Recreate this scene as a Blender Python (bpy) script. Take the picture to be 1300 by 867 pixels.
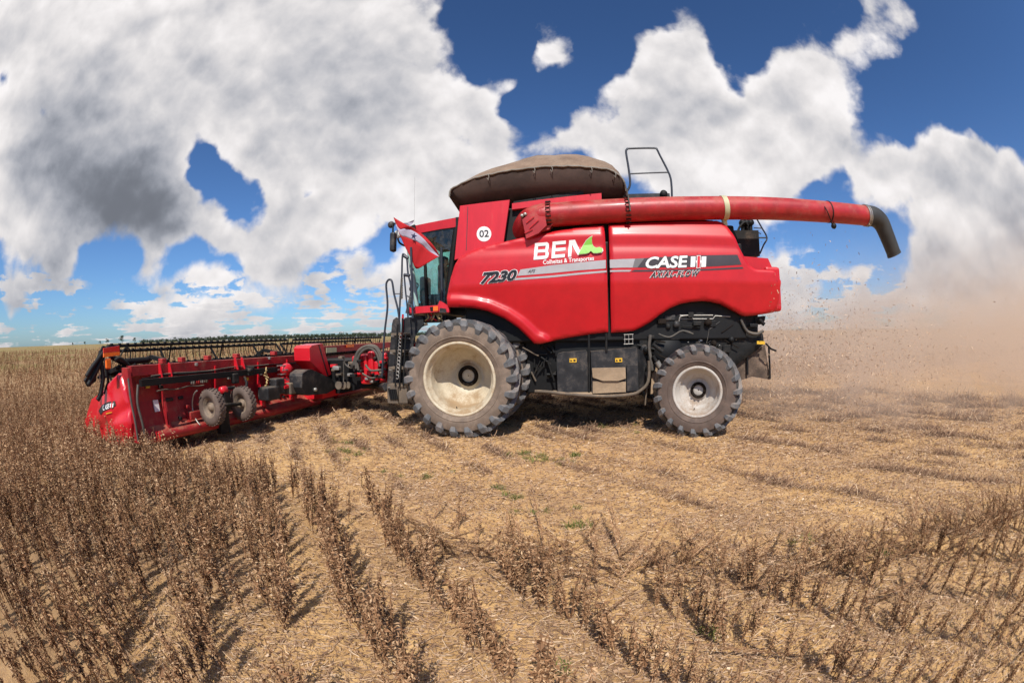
import bpy, bmesh, math, random
import numpy as np
from math import sin, cos, asin, acos, radians, pi, hypot, sqrt, exp
from mathutils import Vector, Matrix
from mathutils.geometry import delaunay_2d_cdt
random.seed(7); RNG = np.random.default_rng(7)
S = bpy.context.scene; COL = S.collection
for o in list(bpy.data.objects): bpy.data.objects.remove(o)

# ---------------------------------------------------------------- camera
# X runs towards the tail of the combine, Y away from the photographer, Z up; metres.
PITCH, ROLL, CAM_H, YAW = radians(-1.0), radians(1.0), 1.7, radians(9)
FPX, CX, CY = 552.0, 650.0, 433.5             # 15 mm fisheye on a 36 mm frame, 1300 px wide
fw = Vector((-sin(YAW)*cos(PITCH), cos(YAW)*cos(PITCH), sin(PITCH)))
rt0 = Vector((cos(YAW), sin(YAW), 0)); up0 = rt0.cross(fw)
rt = rt0*cos(ROLL) - up0*sin(ROLL); up = rt0*sin(ROLL) + up0*cos(ROLL)
CAM = Vector((0, 0, CAM_H))
cd = bpy.data.cameras.new('camera'); cam = bpy.data.objects.new('camera', cd); COL.objects.link(cam)
cd.type = 'PANO'
for tgt in (getattr(cd, 'cycles', None), cd):
    try:
        tgt.panorama_type = 'FISHEYE_EQUISOLID'; tgt.fisheye_lens = FPX/1300*36.0; tgt.fisheye_fov = radians(180)
        break
    except Exception as e: print('pano', e)
cd.sensor_fit = 'HORIZONTAL'; cd.sensor_width = 36.0; cd.sensor_height = 36.0*867/1300
cd.clip_start = 0.05; cd.clip_end = 20000
m = Matrix((rt, up, -fw)).transposed().to_4x4(); m.translation = CAM; cam.matrix_world = m
S.camera = cam

def ray(x, y):
    dx, dy = x-CX, CY-y; r = max(hypot(dx, dy), 1e-9); th = 2*asin(min(1, r/(2*FPX)))
    return (rt*(dx/r) + up*(dy/r))*sin(th) + fw*cos(th)
def at(x, y, d):                               # point of the photograph on the plane Y = d
    v = ray(x, y); return CAM + v*(d/v.y)
def atu(x, y, u):                              # ... on the plane X = u
    v = ray(x, y); return CAM + v*(u/v.x)
def project(p):
    d = np.asarray(p, float) - np.array([0, 0, CAM_H]); d /= np.linalg.norm(d, axis=-1, keepdims=True)
    a, b, c = d@np.array(rt), d@np.array(up), d@np.array(fw)
    r = 2*FPX*np.sin(np.arccos(np.clip(c, -1, 1))/2); h = np.maximum(np.hypot(a, b), 1e-9)
    return CX + r*a/h, CY - r*b/h

# ---------------------------------------------------------------- sun, sky, exposure
SUN_EL, SUN_AZ = radians(49), radians(173)     # azimuth clockwise from +Y
sun_dir = Vector((sin(SUN_AZ)*cos(SUN_EL), cos(SUN_AZ)*cos(SUN_EL), sin(SUN_EL)))
sl = bpy.data.lights.new('sun', 'SUN'); sl.energy = 5.0; sl.angle = radians(0.5); sl.color = (1.0, 0.95, 0.87)
so = bpy.data.objects.new('sun', sl); COL.objects.link(so); so.location = (0, -20, 30)
so.rotation_euler = (-sun_dir).to_track_quat('-Z', 'Y').to_euler()
S.view_settings.view_transform = 'Standard'; S.view_settings.look = 'None'
S.view_settings.exposure = 0.0; S.view_settings.gamma = 1.0; S.view_settings.use_curve_mapping = False
S.cycles.max_bounces = 4; S.cycles.diffuse_bounces = 2; S.cycles.glossy_bounces = 2; S.cycles.transparent_max_bounces = 8
S.cycles.volume_bounces = 2; S.cycles.use_adaptive_sampling = True; S.cycles.adaptive_threshold = 0.02; S.cycles.use_denoising = True; S.cycles.volume_step_rate = 2.0; S.cycles.volume_max_steps = 64

W = bpy.data.worlds.new('World'); S.world = W; W.use_nodes = True
WT = W.node_tree; WT.nodes.clear()
class NT:
    def __init__(s, t): s.t = t
    def n(s, k, **kw):
        q = s.t.nodes.new(k)
        for a, v in kw.items(): setattr(q, a, v)
        return q
    def put(s, sock, v):
        if v is None: return
        if isinstance(v, (int, float, tuple, list, Vector)): sock.default_value = v
        else: s.t.links.new(v, sock)
    def m(s, op, a, b=None, c=None, clamp=False):
        q = s.n('ShaderNodeMath', operation=op); q.use_clamp = clamp
        s.put(q.inputs[0], a); s.put(q.inputs[1], b); s.put(q.inputs[2], c); return q.outputs[0]
    def v(s, op, a, b=None):
        q = s.n('ShaderNodeVectorMath', operation=op); s.put(q.inputs[0], a)
        if op == 'SCALE': s.put(q.inputs['Scale'], b)
        else: s.put(q.inputs[1], b)
        return q.outputs['Value'] if op in ('DOT_PRODUCT', 'LENGTH') else q.outputs['Vector']
    def ramp(s, x, a, b, lo=0.0, hi=1.0, smooth=True):
        q = s.n('ShaderNodeMapRange'); q.interpolation_type = 'SMOOTHSTEP' if smooth else 'LINEAR'
        s.put(q.inputs[0], x)
        for i, w in enumerate((a, b, lo, hi)): s.put(q.inputs[i+1], w)
        return q.outputs[0]
    def noise(s, vec, scale, detail=4, rough=0.5, dist=0.0, col=False):
        q = s.n('ShaderNodeTexNoise'); s.put(q.inputs['Vector'], vec); q.inputs['Scale'].default_value = scale
        q.inputs['Detail'].default_value = detail; q.inputs['Roughness'].default_value = rough; q.inputs['Distortion'].default_value = dist
        return q.outputs['Color'] if col else q.outputs['Fac']
    def mix(s, f, a, b):
        q = s.n('ShaderNodeMix', data_type='RGBA'); s.put(q.inputs['Factor'], f)
        for k, w in ((6, a), (7, b)):
            if isinstance(w, (tuple, list)) and len(w) == 3: w = (*w, 1)
            s.put(q.inputs[k], w)
        return q.outputs[2]
w = NT(WT)
sky = w.n('ShaderNodeTexSky', sky_type='NISHITA'); sky.sun_disc = False; sky.sun_elevation = SUN_EL; sky.sun_rotation = SUN_AZ
sky.altitude = 300; sky.air_density = 1.0; sky.dust_density = 0.6; sky.ozone_density = 2.5
SKY_STRENGTH = 0.10
tc = w.n('ShaderNodeTexCoord').outputs['Generated']
nrm = w.v('NORMALIZE', tc)
sep = w.n('ShaderNodeSeparateXYZ'); WT.links.new(nrm, sep.inputs[0]); DX, DY, DZ = sep.outputs
# cloud field: masses placed by direction, broken up by noise
warp = w.v('SUBTRACT', w.noise(nrm, 3.2, 3, 0.55, col=True), (0.5, 0.5, 0.5))
warp2 = w.v('SUBTRACT', w.noise(nrm, 11.0, 3, 0.6, col=True), (0.5, 0.5, 0.5))
wd = w.v('NORMALIZE', w.v('ADD', w.v('ADD', nrm, w.v('SCALE', warp, 0.12)), w.v('SCALE', warp2, 0.07)))
def blobs(lst, vec, start):
    acc = start
    for x, y, r, k in lst:
        d = ray(x, y); d = (d.x, d.y, d.z); s_ = r*0.70/552.0
        e = w.m('EXPONENT', w.m('MULTIPLY_ADD', w.v('DOT_PRODUCT', vec, d), 1/s_**2, -1/s_**2))
        acc = w.m('MULTIPLY_ADD', e, k, acc)
    return acc
CLOUDS = [(60,60,110,1),(200,60,120,1),(350,60,120,1),(480,60,105,1),(120,190,90,.9),(40,240,70,.7),(330,165,75,.7),(430,170,90,.8),(190,270,60,.7),
 (560,160,80,.8),(620,190,60,.7),(500,250,80,.85),(400,290,60,.8),(310,310,50,.9),(350,330,36,.5),(440,240,60,.5),(575,235,60,.6),
 (30,310,40,.9),(85,335,30,.6),(200,352,30,.8),(172,362,22,.5),(20,388,26,.8),(500,360,36,.8),(560,360,40,.6),(440,385,30,.5),(320,385,34,.5),(370,395,34,.5),
 (702,48,30,.6),(612,75,30,.42),(735,170,34,.85),(690,190,24,.5),(820,110,55,.9),(870,70,45,.7),(900,160,80,.95),(820,190,60,.8),(1000,150,70,.9),(980,220,60,.7),
 (1050,180,60,.7),(1040,90,50,.7),(1010,50,38,.42),(1100,40,50,.6),(1150,20,34,.4),(1075,120,40,.4),(880,235,60,.6),(1222,47,15,.5),
 (1215,185,48,.9),(1160,210,45,.7),(1290,240,60,.9),(1230,260,60,.8),(1110,235,36,.45),(1080,290,30,.35),(1290,340,70,.9),(1200,340,55,.7),(1180,300,40,.4),(1150,385,60,.5),(560,300,40,.5),(110,255,60,.9),(175,278,42,.8),(215,245,34,.6),(705,45,36,.8),(735,70,26,.5),(690,80,24,.45),(640,130,30,.5),(260,300,30,.5),(130,345,24,.5),(250,400,30,.5),(110,400,24,.5),(950,200,60,.4),
 (1015,375,26,.8),(1048,362,17,.6),(1000,395,22,.5),(720,330,60,.5),(1240,400,70,.5),(650,20,1,0),
 (-150,100,150,1),(-200,300,120,.6),(300,-180,230,1),(1100,-200,160,.5),(1450,150,150,.6),(650,-350,250,.7)]
HOLES = [(612,88,20,-.7),(655,138,22,-.8),(588,60,14,-.5),(6,100,12,-.6),(398,236,12,-.5),(505,300,16,-.5),(925,115,18,-.5),(1060,228,18,-.5),(252,198,18,-.8),(268,222,24,-.9),(300,238,20,-.8),(326,226,15,-.6),(236,222,12,-.5),(690,130,30,-.6),(600,25,32,-.7),(660,15,55,-1),(940,60,30,-.8),(1220,90,66,-1.0),(1130,120,26,-.5),(1290,60,70,-.9),(120,325,26,-.5),
 (165,325,26,-.4),(290,355,30,-.6),(240,335,26,-.5),(470,320,40,-.65),(1040,262,24,-.5),(1100,310,36,-.4),(780,20,40,-.6),(430,345,34,-.6),(1060,330,30,-.4),(1270,150,26,-.4),(750,60,50,-.7)]
cov = blobs(HOLES, wd, w.m('MINIMUM', blobs(CLOUDS, wd, 0.0), 1.15))
# low rows of small clouds towards the horizon: noise on a flat cloud base
zz = w.m('MAXIMUM', w.m('ADD', DZ, 0.055), 0.03)
cmb = w.n('ShaderNodeCombineXYZ'); w.put(cmb.inputs[0], w.m('DIVIDE', DX, zz)); w.put(cmb.inputs[1], w.m('DIVIDE', DY, zz)); cmb.inputs[2].default_value = 0.3
low = w.noise(cmb.outputs[0], 0.62, 5, 0.55)
lowv = w.noise(w.v('MULTIPLY', nrm, (1, 1, 2.0)), 12.0, 5, 0.6)
lowm = w.m('ADD', w.m('MULTIPLY', low, 0.5), w.m('MULTIPLY', lowv, 0.5))
lowb = w.m('MULTIPLY', w.ramp(lowm, 0.40, 0.56), w.m('MULTIPLY', w.ramp(DZ, 0.24, 0.10), 0.98))
f1 = w.noise(nrm, 5.5, 7, 0.57, 0.15)
g1 = w.noise(nrm, 3.0, 3, 0.5)
g1s = w.noise(w.v('ADD', nrm, ((sun_dir*0.4+Vector((0,0,1)))*0.06)[:]), 3.0, 3, 0.5)
f2 = w.noise(nrm, 15.0, 4, 0.55, 0.2)
f2s = w.noise(w.v('ADD', nrm, ((sun_dir*0.4+Vector((0,0,1)))*0.014)[:]), 15.0, 4, 0.55, 0.2)
def voro(vec, sc_):
    q = w.n('ShaderNodeTexVoronoi'); q.feature = 'F1'; w.put(q.inputs['Vector'], vec); q.inputs['Scale'].default_value = sc_
    q.inputs['Detail'].default_value = 1.0; q.inputs['Roughness'].default_value = 0.55; q.normalize = True
    return q.outputs['Distance']
vv = w.v('ADD', nrm, w.v('SCALE', warp2, 0.045))
b1 = voro(vv, 10.0); b1u = voro(w.v('ADD', vv, ((sun_dir*0.4+Vector((0,0,1)))*0.018)[:]), 10.0)
V = w.m('ADD', w.m('MAXIMUM', cov, w.m('MULTIPLY', lowb, 0.95)), w.m('ADD', w.m('MULTIPLY', w.m('SUBTRACT', f1, 0.5), 1.7), w.m('SUBTRACT', w.m('MULTIPLY', w.m('SUBTRACT', f2, 0.5), 0.30), w.m('MULTIPLY', w.m('SUBTRACT', b1, 0.33), 1.0))))
alpha = w.ramp(V, 0.46, 0.84)
thick = w.ramp(V, 0.75, 1.7)
DARK = [(110,225,90,1.15),(175,262,66,1.0),(50,200,50,.6),(200,270,40,.7),(70,150,60,.5),(300,110,80,.25),(450,140,80,.3),(380,40,60,.25),(60,345,26,.45),(210,372,18,.35),(590,250,50,.2),(1270,260,50,.3),(1110,355,60,.25),(1230,345,60,.35),(470,270,34,.2),(380,335,26,.3)]
dark = blobs(DARK, wd, 0.0)
relief = w.m('ADD', w.m('MULTIPLY_ADD', w.m('SUBTRACT', b1u, b1), 0.62, w.m('MULTIPLY', w.m('SUBTRACT', g1, g1s), 1.25)), w.m('MULTIPLY', w.m('SUBTRACT', f2, f2s), 0.35))
br = w.m('SUBTRACT', w.m('ADD', 0.84, relief), w.m('ADD', w.m('MULTIPLY', thick, 0.20), w.m('MULTIPLY', dark, 0.36)))
br = w.m('MULTIPLY', br, w.ramp(DZ, 0.0, 0.25, 0.80, 1.0))
br = w.m('MINIMUM', w.m('SMOOTH_MAX', br, 0.20, 0.25), 0.95)
ctint = w.mix(w.ramp(br, 0.15, 0.85), (0.86, 0.93, 1.10), (1.02, 0.985, 0.985))
ccol = w.v('SCALE', ctint, br)
skc = w.v('SCALE', w.v('MULTIPLY', sky.outputs[0], (0.64, 0.92, 1.28)), SKY_STRENGTH)
# deep blue overhead, paler at the horizon
skc = w.v('SCALE', skc, w.ramp(DZ, 0.05, 0.75, 1.0, 0.80))
fin = w.mix(alpha, skc, ccol)
bg = w.n('ShaderNodeBackground'); WT.links.new(fin, bg.inputs[0]); bg.inputs[1].default_value = 1.0
wo = w.n('ShaderNodeOutputWorld'); WT.links.new(bg.outputs[0], wo.inputs[0])
W.cycles.sampling_method = 'MANUAL'; W.cycles.sample_map_resolution = 512

# ---------------------------------------------------------------- materials
def mat(name, col, rough=0.5, metal=0.0, var=0.0, dust=0.0, dustcol=(0.36, 0.25, 0.15), bump=0.0, bscale=30.0, coat=0.0, vscale=3.0, spec=0.5, streak=False, speck=0.0):
    M = bpy.data.materials.new(name); M.use_nodes = True; t = NT(M.node_tree); b = M.node_tree.nodes['Principled BSDF']
    b.inputs['Roughness'].default_value = rough; b.inputs['Metallic'].default_value = metal
    b.inputs['Coat Weight'].default_value = coat; b.inputs['Coat Roughness'].default_value = 0.12
    b.inputs['Specular IOR Level'].default_value = spec
    p = t.n('ShaderNodeTexCoord').outputs['Object']
    if streak: p = t.v('MULTIPLY', p, (2.5, 1, 0.5))
    c = (*col, 1)
    if var:
        n1 = t.noise(p, vscale, 5, 0.65)
        c = t.mix(t.ramp(n1, 0.3, 0.7), tuple(x*(1-var) for x in col), tuple(min(1, x*(1+var)) for x in col))
    if dust:
        n2 = t.m('ADD', t.m('MULTIPLY', t.noise(p, vscale*0.9+0.6, 7, 0.68), 0.75), t.m('MULTIPLY', t.noise(p, vscale*16, 3, 0.6), 0.25))
        g = t.n('ShaderNodeNewGeometry'); sp = t.n('ShaderNodeSeparateXYZ'); M.node_tree.links.new(g.outputs['Normal'], sp.inputs[0])
        upf = t.ramp(sp.outputs[2], 0.2, 1.0, 0.0, 0.14)
        f = t.ramp(t.m('ADD', n2, upf), 0.72-dust*0.45, 0.98-dust*0.45, 0, min(1, 0.35+dust))
        c = t.mix(f, c, dustcol)
        t.put(b.inputs['Roughness'], t.m('MULTIPLY_ADD', f, 0.85-rough, rough))
        if coat: t.put(b.inputs['Coat Weight'], t.m('MULTIPLY_ADD', f, -coat, coat))
    if speck:                                    # dust spatter and small chips
        sk = t.m('MULTIPLY', t.ramp(t.noise(p, 38, 4, 0.75), 0.66, 0.74), t.ramp(t.noise(p, 2.2, 4, 0.6), 0.42, 0.62, 0.1, speck))
        c = t.mix(sk, c, dustcol if speck > 0.6 else (0.42, 0.20, 0.13))
    t.put(b.inputs['Base Color'], c)
    if bump:
        bp = t.n('ShaderNodeBump'); bp.inputs['Strength'].default_value = min(1, bump); bp.inputs['Distance'].default_value = 0.01
        t.put(bp.inputs['Height'], t.noise(p, bscale, 5, 0.6)); t.put(b.inputs['Normal'], bp.outputs[0])
    return M
RED = mat('red_paint', (0.52, 0.006, 0.013), 0.42, var=0.08, dust=0.26, coat=0.12, dustcol=(0.44, 0.075, 0.05), speck=0.5)
RED_T = mat('tank_red_paint', (0.58, 0.012, 0.024), 0.42, var=0.08, dust=0.32, coat=0.15, dustcol=(0.46, 0.15, 0.10), streak=True)
RED_A = mat('auger_red_paint', (0.38, 0.014, 0.018), 0.46, var=0.2, dust=0.50, dustcol=(0.36, 0.12, 0.085), coat=0.05, speck=0.5, bump=0.12, bscale=5)
RED_H = mat('header_red_paint', (0.31, 0.010, 0.014), 0.55, var=0.25, dust=0.48, speck=0.8, vscale=4, dustcol=(0.38, 0.15, 0.09))
RED_B = mat('shield_red_paint', (0.60, 0.012, 0.022), 0.35, var=0.05, dust=0.2, coat=0.3, dustcol=(0.45, 0.15, 0.1))
BLK = mat('black_steel', (0.007, 0.007, 0.0075), 0.6, var=0.3, dust=0.30, dustcol=(0.10, 0.068, 0.045), spec=0.3)
BLKD = mat('dusty_black_steel', (0.010, 0.010, 0.010), 0.65, var=0.4, dust=0.44, dustcol=(0.15, 0.105, 0.07), vscale=3.2, spec=0.3, bump=0.3, bscale=12)
BLKC = mat('black_cover', (0.024, 0.024, 0.026), 0.5, var=0.4, dust=0.52, dustcol=(0.16, 0.125, 0.095), vscale=5, spec=0.35)
HANDR = mat('handrail_paint', (0.03, 0.036, 0.05), 0.4, var=0.2, dust=0.25)
RUB = mat('tyre_tread_rubber', (0.105, 0.107, 0.112), 0.72, var=0.35, dust=0.55, dustcol=(0.25, 0.20, 0.165), bump=0.3, bscale=30, vscale=4)
RUBS = mat('tyre_sidewall_rubber', (0.175, 0.128, 0.095), 0.85, var=0.15, dust=0.55, dustcol=(0.30, 0.225, 0.17), bump=0.35, bscale=45, vscale=5)
RUBB = mat('rear_sidewall_rubber', (0.12, 0.085, 0.068), 0.85, var=0.2, dust=0.45, dustcol=(0.22, 0.155, 0.115), bump=0.3, bscale=45, vscale=5)
RUBG = mat('tyre_groove_dark', (0.045, 0.040, 0.036), 0.85, var=0.4, dust=0.3, dustcol=(0.15, 0.11, 0.085))  # darker tone for the carcass between the lugs
CREAM = mat('cream_rim_paint', (0.60, 0.52, 0.38), 0.55, var=0.12, dust=0.62, dustcol=(0.33, 0.22, 0.12), vscale=3.5, speck=0.7)  # brown dust coat, its colour also standing in for shade inside the front rims
WRIM = mat('white_rim_paint', (0.52, 0.48, 0.43), 0.55, var=0.1, dust=0.6, dustcol=(0.30, 0.22, 0.16), vscale=4, speck=0.7)
MUDR = mat('muddy_rim', (0.20, 0.15, 0.11), 0.7, var=0.4, dust=0.6, dustcol=(0.26, 0.18, 0.12), vscale=9)
HUB = mat('rusty_hub_steel', (0.016, 0.011, 0.008), 0.85, var=0.5, dust=0.0, spec=0.2, vscale=12)
TARP = mat('brown_tarp_canvas', (0.19, 0.125, 0.085), 0.9, var=0.25, dust=0.45, dustcol=(0.28, 0.20, 0.14), bump=0.4, bscale=9, vscale=2)
TARPE = mat('tank_extension_sheet', (0.060, 0.036, 0.030), 0.85, var=0.35, dust=0.3, dustcol=(0.17, 0.12, 0.085), vscale=2)
EDGE = mat('grey_tarp_hem', (0.22, 0.20, 0.17), 0.9, var=0.2)
SPOUT = mat('black_rubber_spout', (0.030, 0.030, 0.028), 0.6, var=0.3, dust=0.3, dustcol=(0.11, 0.10, 0.085), vscale=2.5)
STEEL = mat('bare_steel', (0.35, 0.33, 0.30), 0.45, metal=0.6, var=0.2, dust=0.3)
BAND = mat('yellow_grey_band', (0.50, 0.46, 0.28), 0.55, var=0.1, dust=0.2)
DIRT = mat('caked_dust', (0.33, 0.235, 0.15), 0.95, var=0.2, bump=0.7, bscale=25)
TANP = mat('dusty_step_plate', (0.12, 0.092, 0.067), 0.85, var=0.25, dust=0.4, bump=0.3)
WHT = mat('white_decal', (0.80, 0.79, 0.77), 0.4, var=0.03)
BLKL = mat('black_decal', (0.015, 0.015, 0.017), 0.35)
SILV = mat('silver_stripe', (0.44, 0.42, 0.42), 0.35, metal=0.15, var=0.08, dust=0.1)
GREY = mat('grey_fade_stripe', (0.17, 0.16, 0.16), 0.35, var=0.05)
DGREY = mat('dark_stripe', (0.055, 0.045, 0.048), 0.35, var=0.1)
REDL = mat('red_decal', (0.62, 0.02, 0.03), 0.4)
GRN = mat('green_decal', (0.22, 0.52, 0.06), 0.45)
GRNL = mat('pale_green_decal', (0.55, 0.75, 0.35), 0.45)
YEL = mat('yellow_label', (0.72, 0.42, 0.03), 0.5, var=0.1, dust=0.1)
ORG = mat('orange_reflector', (0.95, 0.16, 0.01), 0.25, spec=0.7)
REDR = mat('red_reflector', (0.60, 0.015, 0.01), 0.25, spec=0.7)
HOSE = mat('dusty_hose_rubber', (0.09, 0.078, 0.065), 0.7, var=0.3, dust=0.4)
ROPE = mat('yellow_rope_fibre', (0.48, 0.34, 0.15), 0.9, var=0.3)
SEATM = mat('blue_seat_fabric', (0.09, 0.17, 0.26), 0.85, var=0.35, dust=0.15, vscale=9)
PILL = mat('pale_cab_post', (0.35, 0.50, 0.46), 0.4, var=0.1, dust=0.15)
INT = mat('cab_trim_plastic', (0.06, 0.06, 0.065), 0.7, var=0.2, dust=0.2)
FRED = mat('flag_red_cloth', (0.40, 0.004, 0.008), 0.85, var=0.08, vscale=8)
FWHT = mat('flag_white_cloth', (0.36, 0.32, 0.40), 0.85, var=0.05, vscale=8)
FBLU = mat('flag_star_cloth', (0.012, 0.014, 0.06), 0.85)
LAMP = mat('lamp_lens', (0.6, 0.6, 0.55), 0.15)
def glassmat():
    M = bpy.data.materials.new('cab_glass'); M.use_nodes = True; t = NT(M.node_tree); N = M.node_tree; N.nodes.clear()
    tr = t.n('ShaderNodeBsdfTransparent'); tr.inputs[0].default_value = (0.66, 0.88, 0.84, 1)
    gl = t.n('ShaderNodeBsdfGlossy'); gl.inputs['Roughness'].default_value = 0.03; gl.inputs[0].default_value = (.9, .9, .9, 1)
    df = t.n('ShaderNodeBsdfDiffuse'); df.inputs[0].default_value = (.3, .24, .17, 1)
    p = t.n('ShaderNodeTexCoord').outputs['Object']
    m1 = t.n('ShaderNodeMixShader'); t.put(m1.inputs[0], t.ramp(t.noise(p, 6, 6, 0.7), 0.35, 0.9, 0.01, 0.35)); N.links.new(tr.outputs[0], m1.inputs[1]); N.links.new(df.outputs[0], m1.inputs[2])
    fr = t.n('ShaderNodeFresnel'); fr.inputs[0].default_value = 1.45
    m2 = t.n('ShaderNodeMixShader'); N.links.new(fr.outputs[0], m2.inputs[0]); N.links.new(m1.outputs[0], m2.inputs[1]); N.links.new(gl.outputs[0], m2.inputs[2])
    o = t.n('ShaderNodeOutputMaterial'); N.links.new(m2.outputs[0], o.inputs[0]); return M
GLASS = glassmat()

# ---------------------------------------------------------------- object helpers
def tag(o, label=None, cat=None, group=None, kind=None):
    if label: o['label'] = label
    if cat: o['category'] = cat
    if group: o['group'] = group
    if kind: o['kind'] = kind
    return o
def empty(name, loc, label, cat, group=None, parent=None):
    o = bpy.data.objects.new(name, None); COL.objects.link(o); o.location = loc; o.empty_display_size = 0.3
    if parent: o.parent = parent
    return tag(o, label, cat, group)
def wloc(o):
    p = Vector(o.location)
    while o.parent: o = o.parent; p += o.location
    return p
class MB:
    def __init__(s): s.v = []; s.f = []; s.mi = []; s.sm = []
    def add(s, vs, fs, mi=0, smooth=False):
        b = len(s.v); s.v += [Vector(p) for p in vs]; s.f += [[b+i for i in f] for f in fs]
        s.mi += [mi]*len(fs); s.sm += [smooth]*len(fs); return s
    def box(s, lo, hi, mi=0, bev=0.0, mtx=None):
        lo, hi = Vector(lo), Vector(hi)
        if bev > 0:
            bm = bmesh.new(); bmesh.ops.create_cube(bm, size=1)
            for v in bm.verts: v.co = Vector([(lo[i]+hi[i])/2 + v.co[i]*(hi[i]-lo[i]) for i in range(3)])
            bmesh.ops.bevel(bm, geom=bm.edges[:], offset=min(bev, 0.45*min(abs(hi[i]-lo[i]) for i in range(3))), segments=2, affect='EDGES', profile=0.5)
            vs = [v.co.copy() for v in bm.verts]; fs = [[v.index for v in f.verts] for f in bm.faces]; bm.free()
        else:
            vs = [Vector((x, y, z)) for x in (lo.x, hi.x) for y in (lo.y, hi.y) for z in (lo.z, hi.z)]
            fs = [(0, 1, 3, 2), (4, 6, 7, 5), (0, 4, 5, 1), (2, 3, 7, 6), (0, 2, 6, 4), (1, 5, 7, 3)]
        if mtx: vs = [mtx @ v for v in vs]
        return s.add(vs, fs, mi)
    def prism(s, pts, ext, mi=0, smooth=False):          # planar outline, extruded by the vector ext
        pts = [Vector(p) for p in pts]; ext = Vector(ext); n = len(pts)
        nrm_ = Vector((0, 0, 0))
        for i in range(n): nrm_ += pts[i].cross(pts[(i+1) % n])
        if nrm_.dot(ext) > 0: pts = pts[::-1]
        s.add(pts + [p+ext for p in pts], [list(range(n)), list(range(2*n-1, n-1, -1))], mi)
        s.add(pts + [p+ext for p in pts], [(i, n+i, n+(i+1) % n, (i+1) % n) for i in range(n)], mi, smooth)
        return s
    def tube(s, pts, r, seg=10, mi=0, caps=True, rs=None):
        pts = [Vector(p) for p in pts]; n = len(pts); ring = []; prev = None
        for i, p in enumerate(pts):
            t_ = (pts[min(i+1, n-1)] - pts[max(i-1, 0)]).normalized()
            a = prev if prev is not None else (Vector((0, 0, 1)) if abs(t_.z) < 0.9 else Vector((1, 0, 0)))
            a = (a - t_*a.dot(t_)).normalized(); prev = a; b = t_.cross(a); R_ = rs[i] if rs else r
            ring.append([p + (a*cos(2*pi*k/seg) + b*sin(2*pi*k/seg))*R_ for k in range(seg)])
        vs = [q for g in ring for q in g]
        fs = [(i*seg+k, i*seg+(k+1) % seg, (i+1)*seg+(k+1) % seg, (i+1)*seg+k) for i in range(n-1) for k in range(seg)]
        s.add(vs, fs, mi, True)
        if caps: s.add(ring[0], [list(range(seg-1, -1, -1))], mi); s.add(ring[-1], [list(range(seg))], mi)
        return s
    def lathe(s, prof, seg=48, mi=0, c=(0, 0, 0), smooth=True, closed=False):   # (radius, y) profile about the Y axis
        c = Vector(c); vs = [c + Vector((r*cos(2*pi*k/seg), y, r*sin(2*pi*k/seg))) for r, y in prof for k in range(seg)]
        n = len(prof); fs = []
        for i in range(n if closed else n-1):
            j = (i+1) % n
            for k in range(seg): fs.append((i*seg+k, j*seg+k, j*seg+(k+1) % seg, i*seg+(k+1) % seg))
        return s.add(vs, fs, mi, smooth)
    def build(s, name, mats, parent=None, origin=None, label=None, cat=None, group=None, kind=None):
        if not isinstance(mats, (list, tuple)): mats = [mats]
        off = wloc(parent) if parent else Vector((0, 0, 0))
        o_ = Vector(origin) if origin is not None else (sum(s.v, Vector())/max(1, len(s.v)))
        me = bpy.data.meshes.new(name); me.from_pydata([tuple(v-o_) for v in s.v], [], s.f)
        for q in mats: me.materials.append(q)
        me.polygons.foreach_set('material_index', s.mi); me.polygons.foreach_set('use_smooth', s.sm); me.update()
        o = bpy.data.objects.new(name, me); COL.objects.link(o); o.parent = parent; o.location = o_ - off
        return tag(o, label, cat, group, kind)
def smooth_path(pts, n=6):
    pts = [Vector(p) for p in pts]; out = []
    for i in range(len(pts)-1):
        p0, p1, p2, p3 = pts[max(i-1, 0)], pts[i], pts[i+1], pts[min(i+2, len(pts)-1)]
        for k in range(n):
            t_ = k/n; out.append(0.5*((2*p1) + (p2-p0)*t_ + (2*p0-5*p1+4*p2-p3)*t_*t_ + (3*p1-p0-3*p2+p3)*t_**3))
    return out + [pts[-1]]

# ---------------------------------------------------------------- ground
def hgt(x, y):
    x = np.asarray(x, float); y = np.asarray(y, float); r = np.hypot(x, y); f = np.clip(1-(r-14)/16, 0, 1)
    rowc = x*0.75+y*0.66
    h = 0.018*np.sin(rowc*2*pi/0.54+0.8) * (y < 3.4)
    h = h + 0.014*np.sin(1.7*x+0.6*y)+0.012*np.sin(2.9*y-1.1*x+1)+0.006*np.sin(7.3*x+3.1*y)*np.sin(5.1*y-2*x)+0.004*np.sin(17*x-9*y)*np.sin(13*y+6*x)
    return h*f - 0.01
rad = np.concatenate([[0.02], np.geomspace(0.4, 16, 190), np.geomspace(17, 9000, 60)]); NA = 540
ang = np.linspace(0, 2*pi, NA, endpoint=False); RR, AA = np.meshgrid(rad, ang, indexing='ij')
gx, gy = RR*np.cos(AA), RR*np.sin(AA); gv = np.stack([gx, gy, hgt(gx, gy)], -1).reshape(-1, 3)
i_, k_ = np.meshgrid(np.arange(len(rad)-1), np.arange(NA), indexing='ij'); i_ = i_.ravel(); k_ = k_.ravel(); k2 = (k_+1) % NA
gf = np.stack([i_*NA+k_, (i_+1)*NA+k_, (i_+1)*NA+k2, i_*NA+k2], -1)
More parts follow.
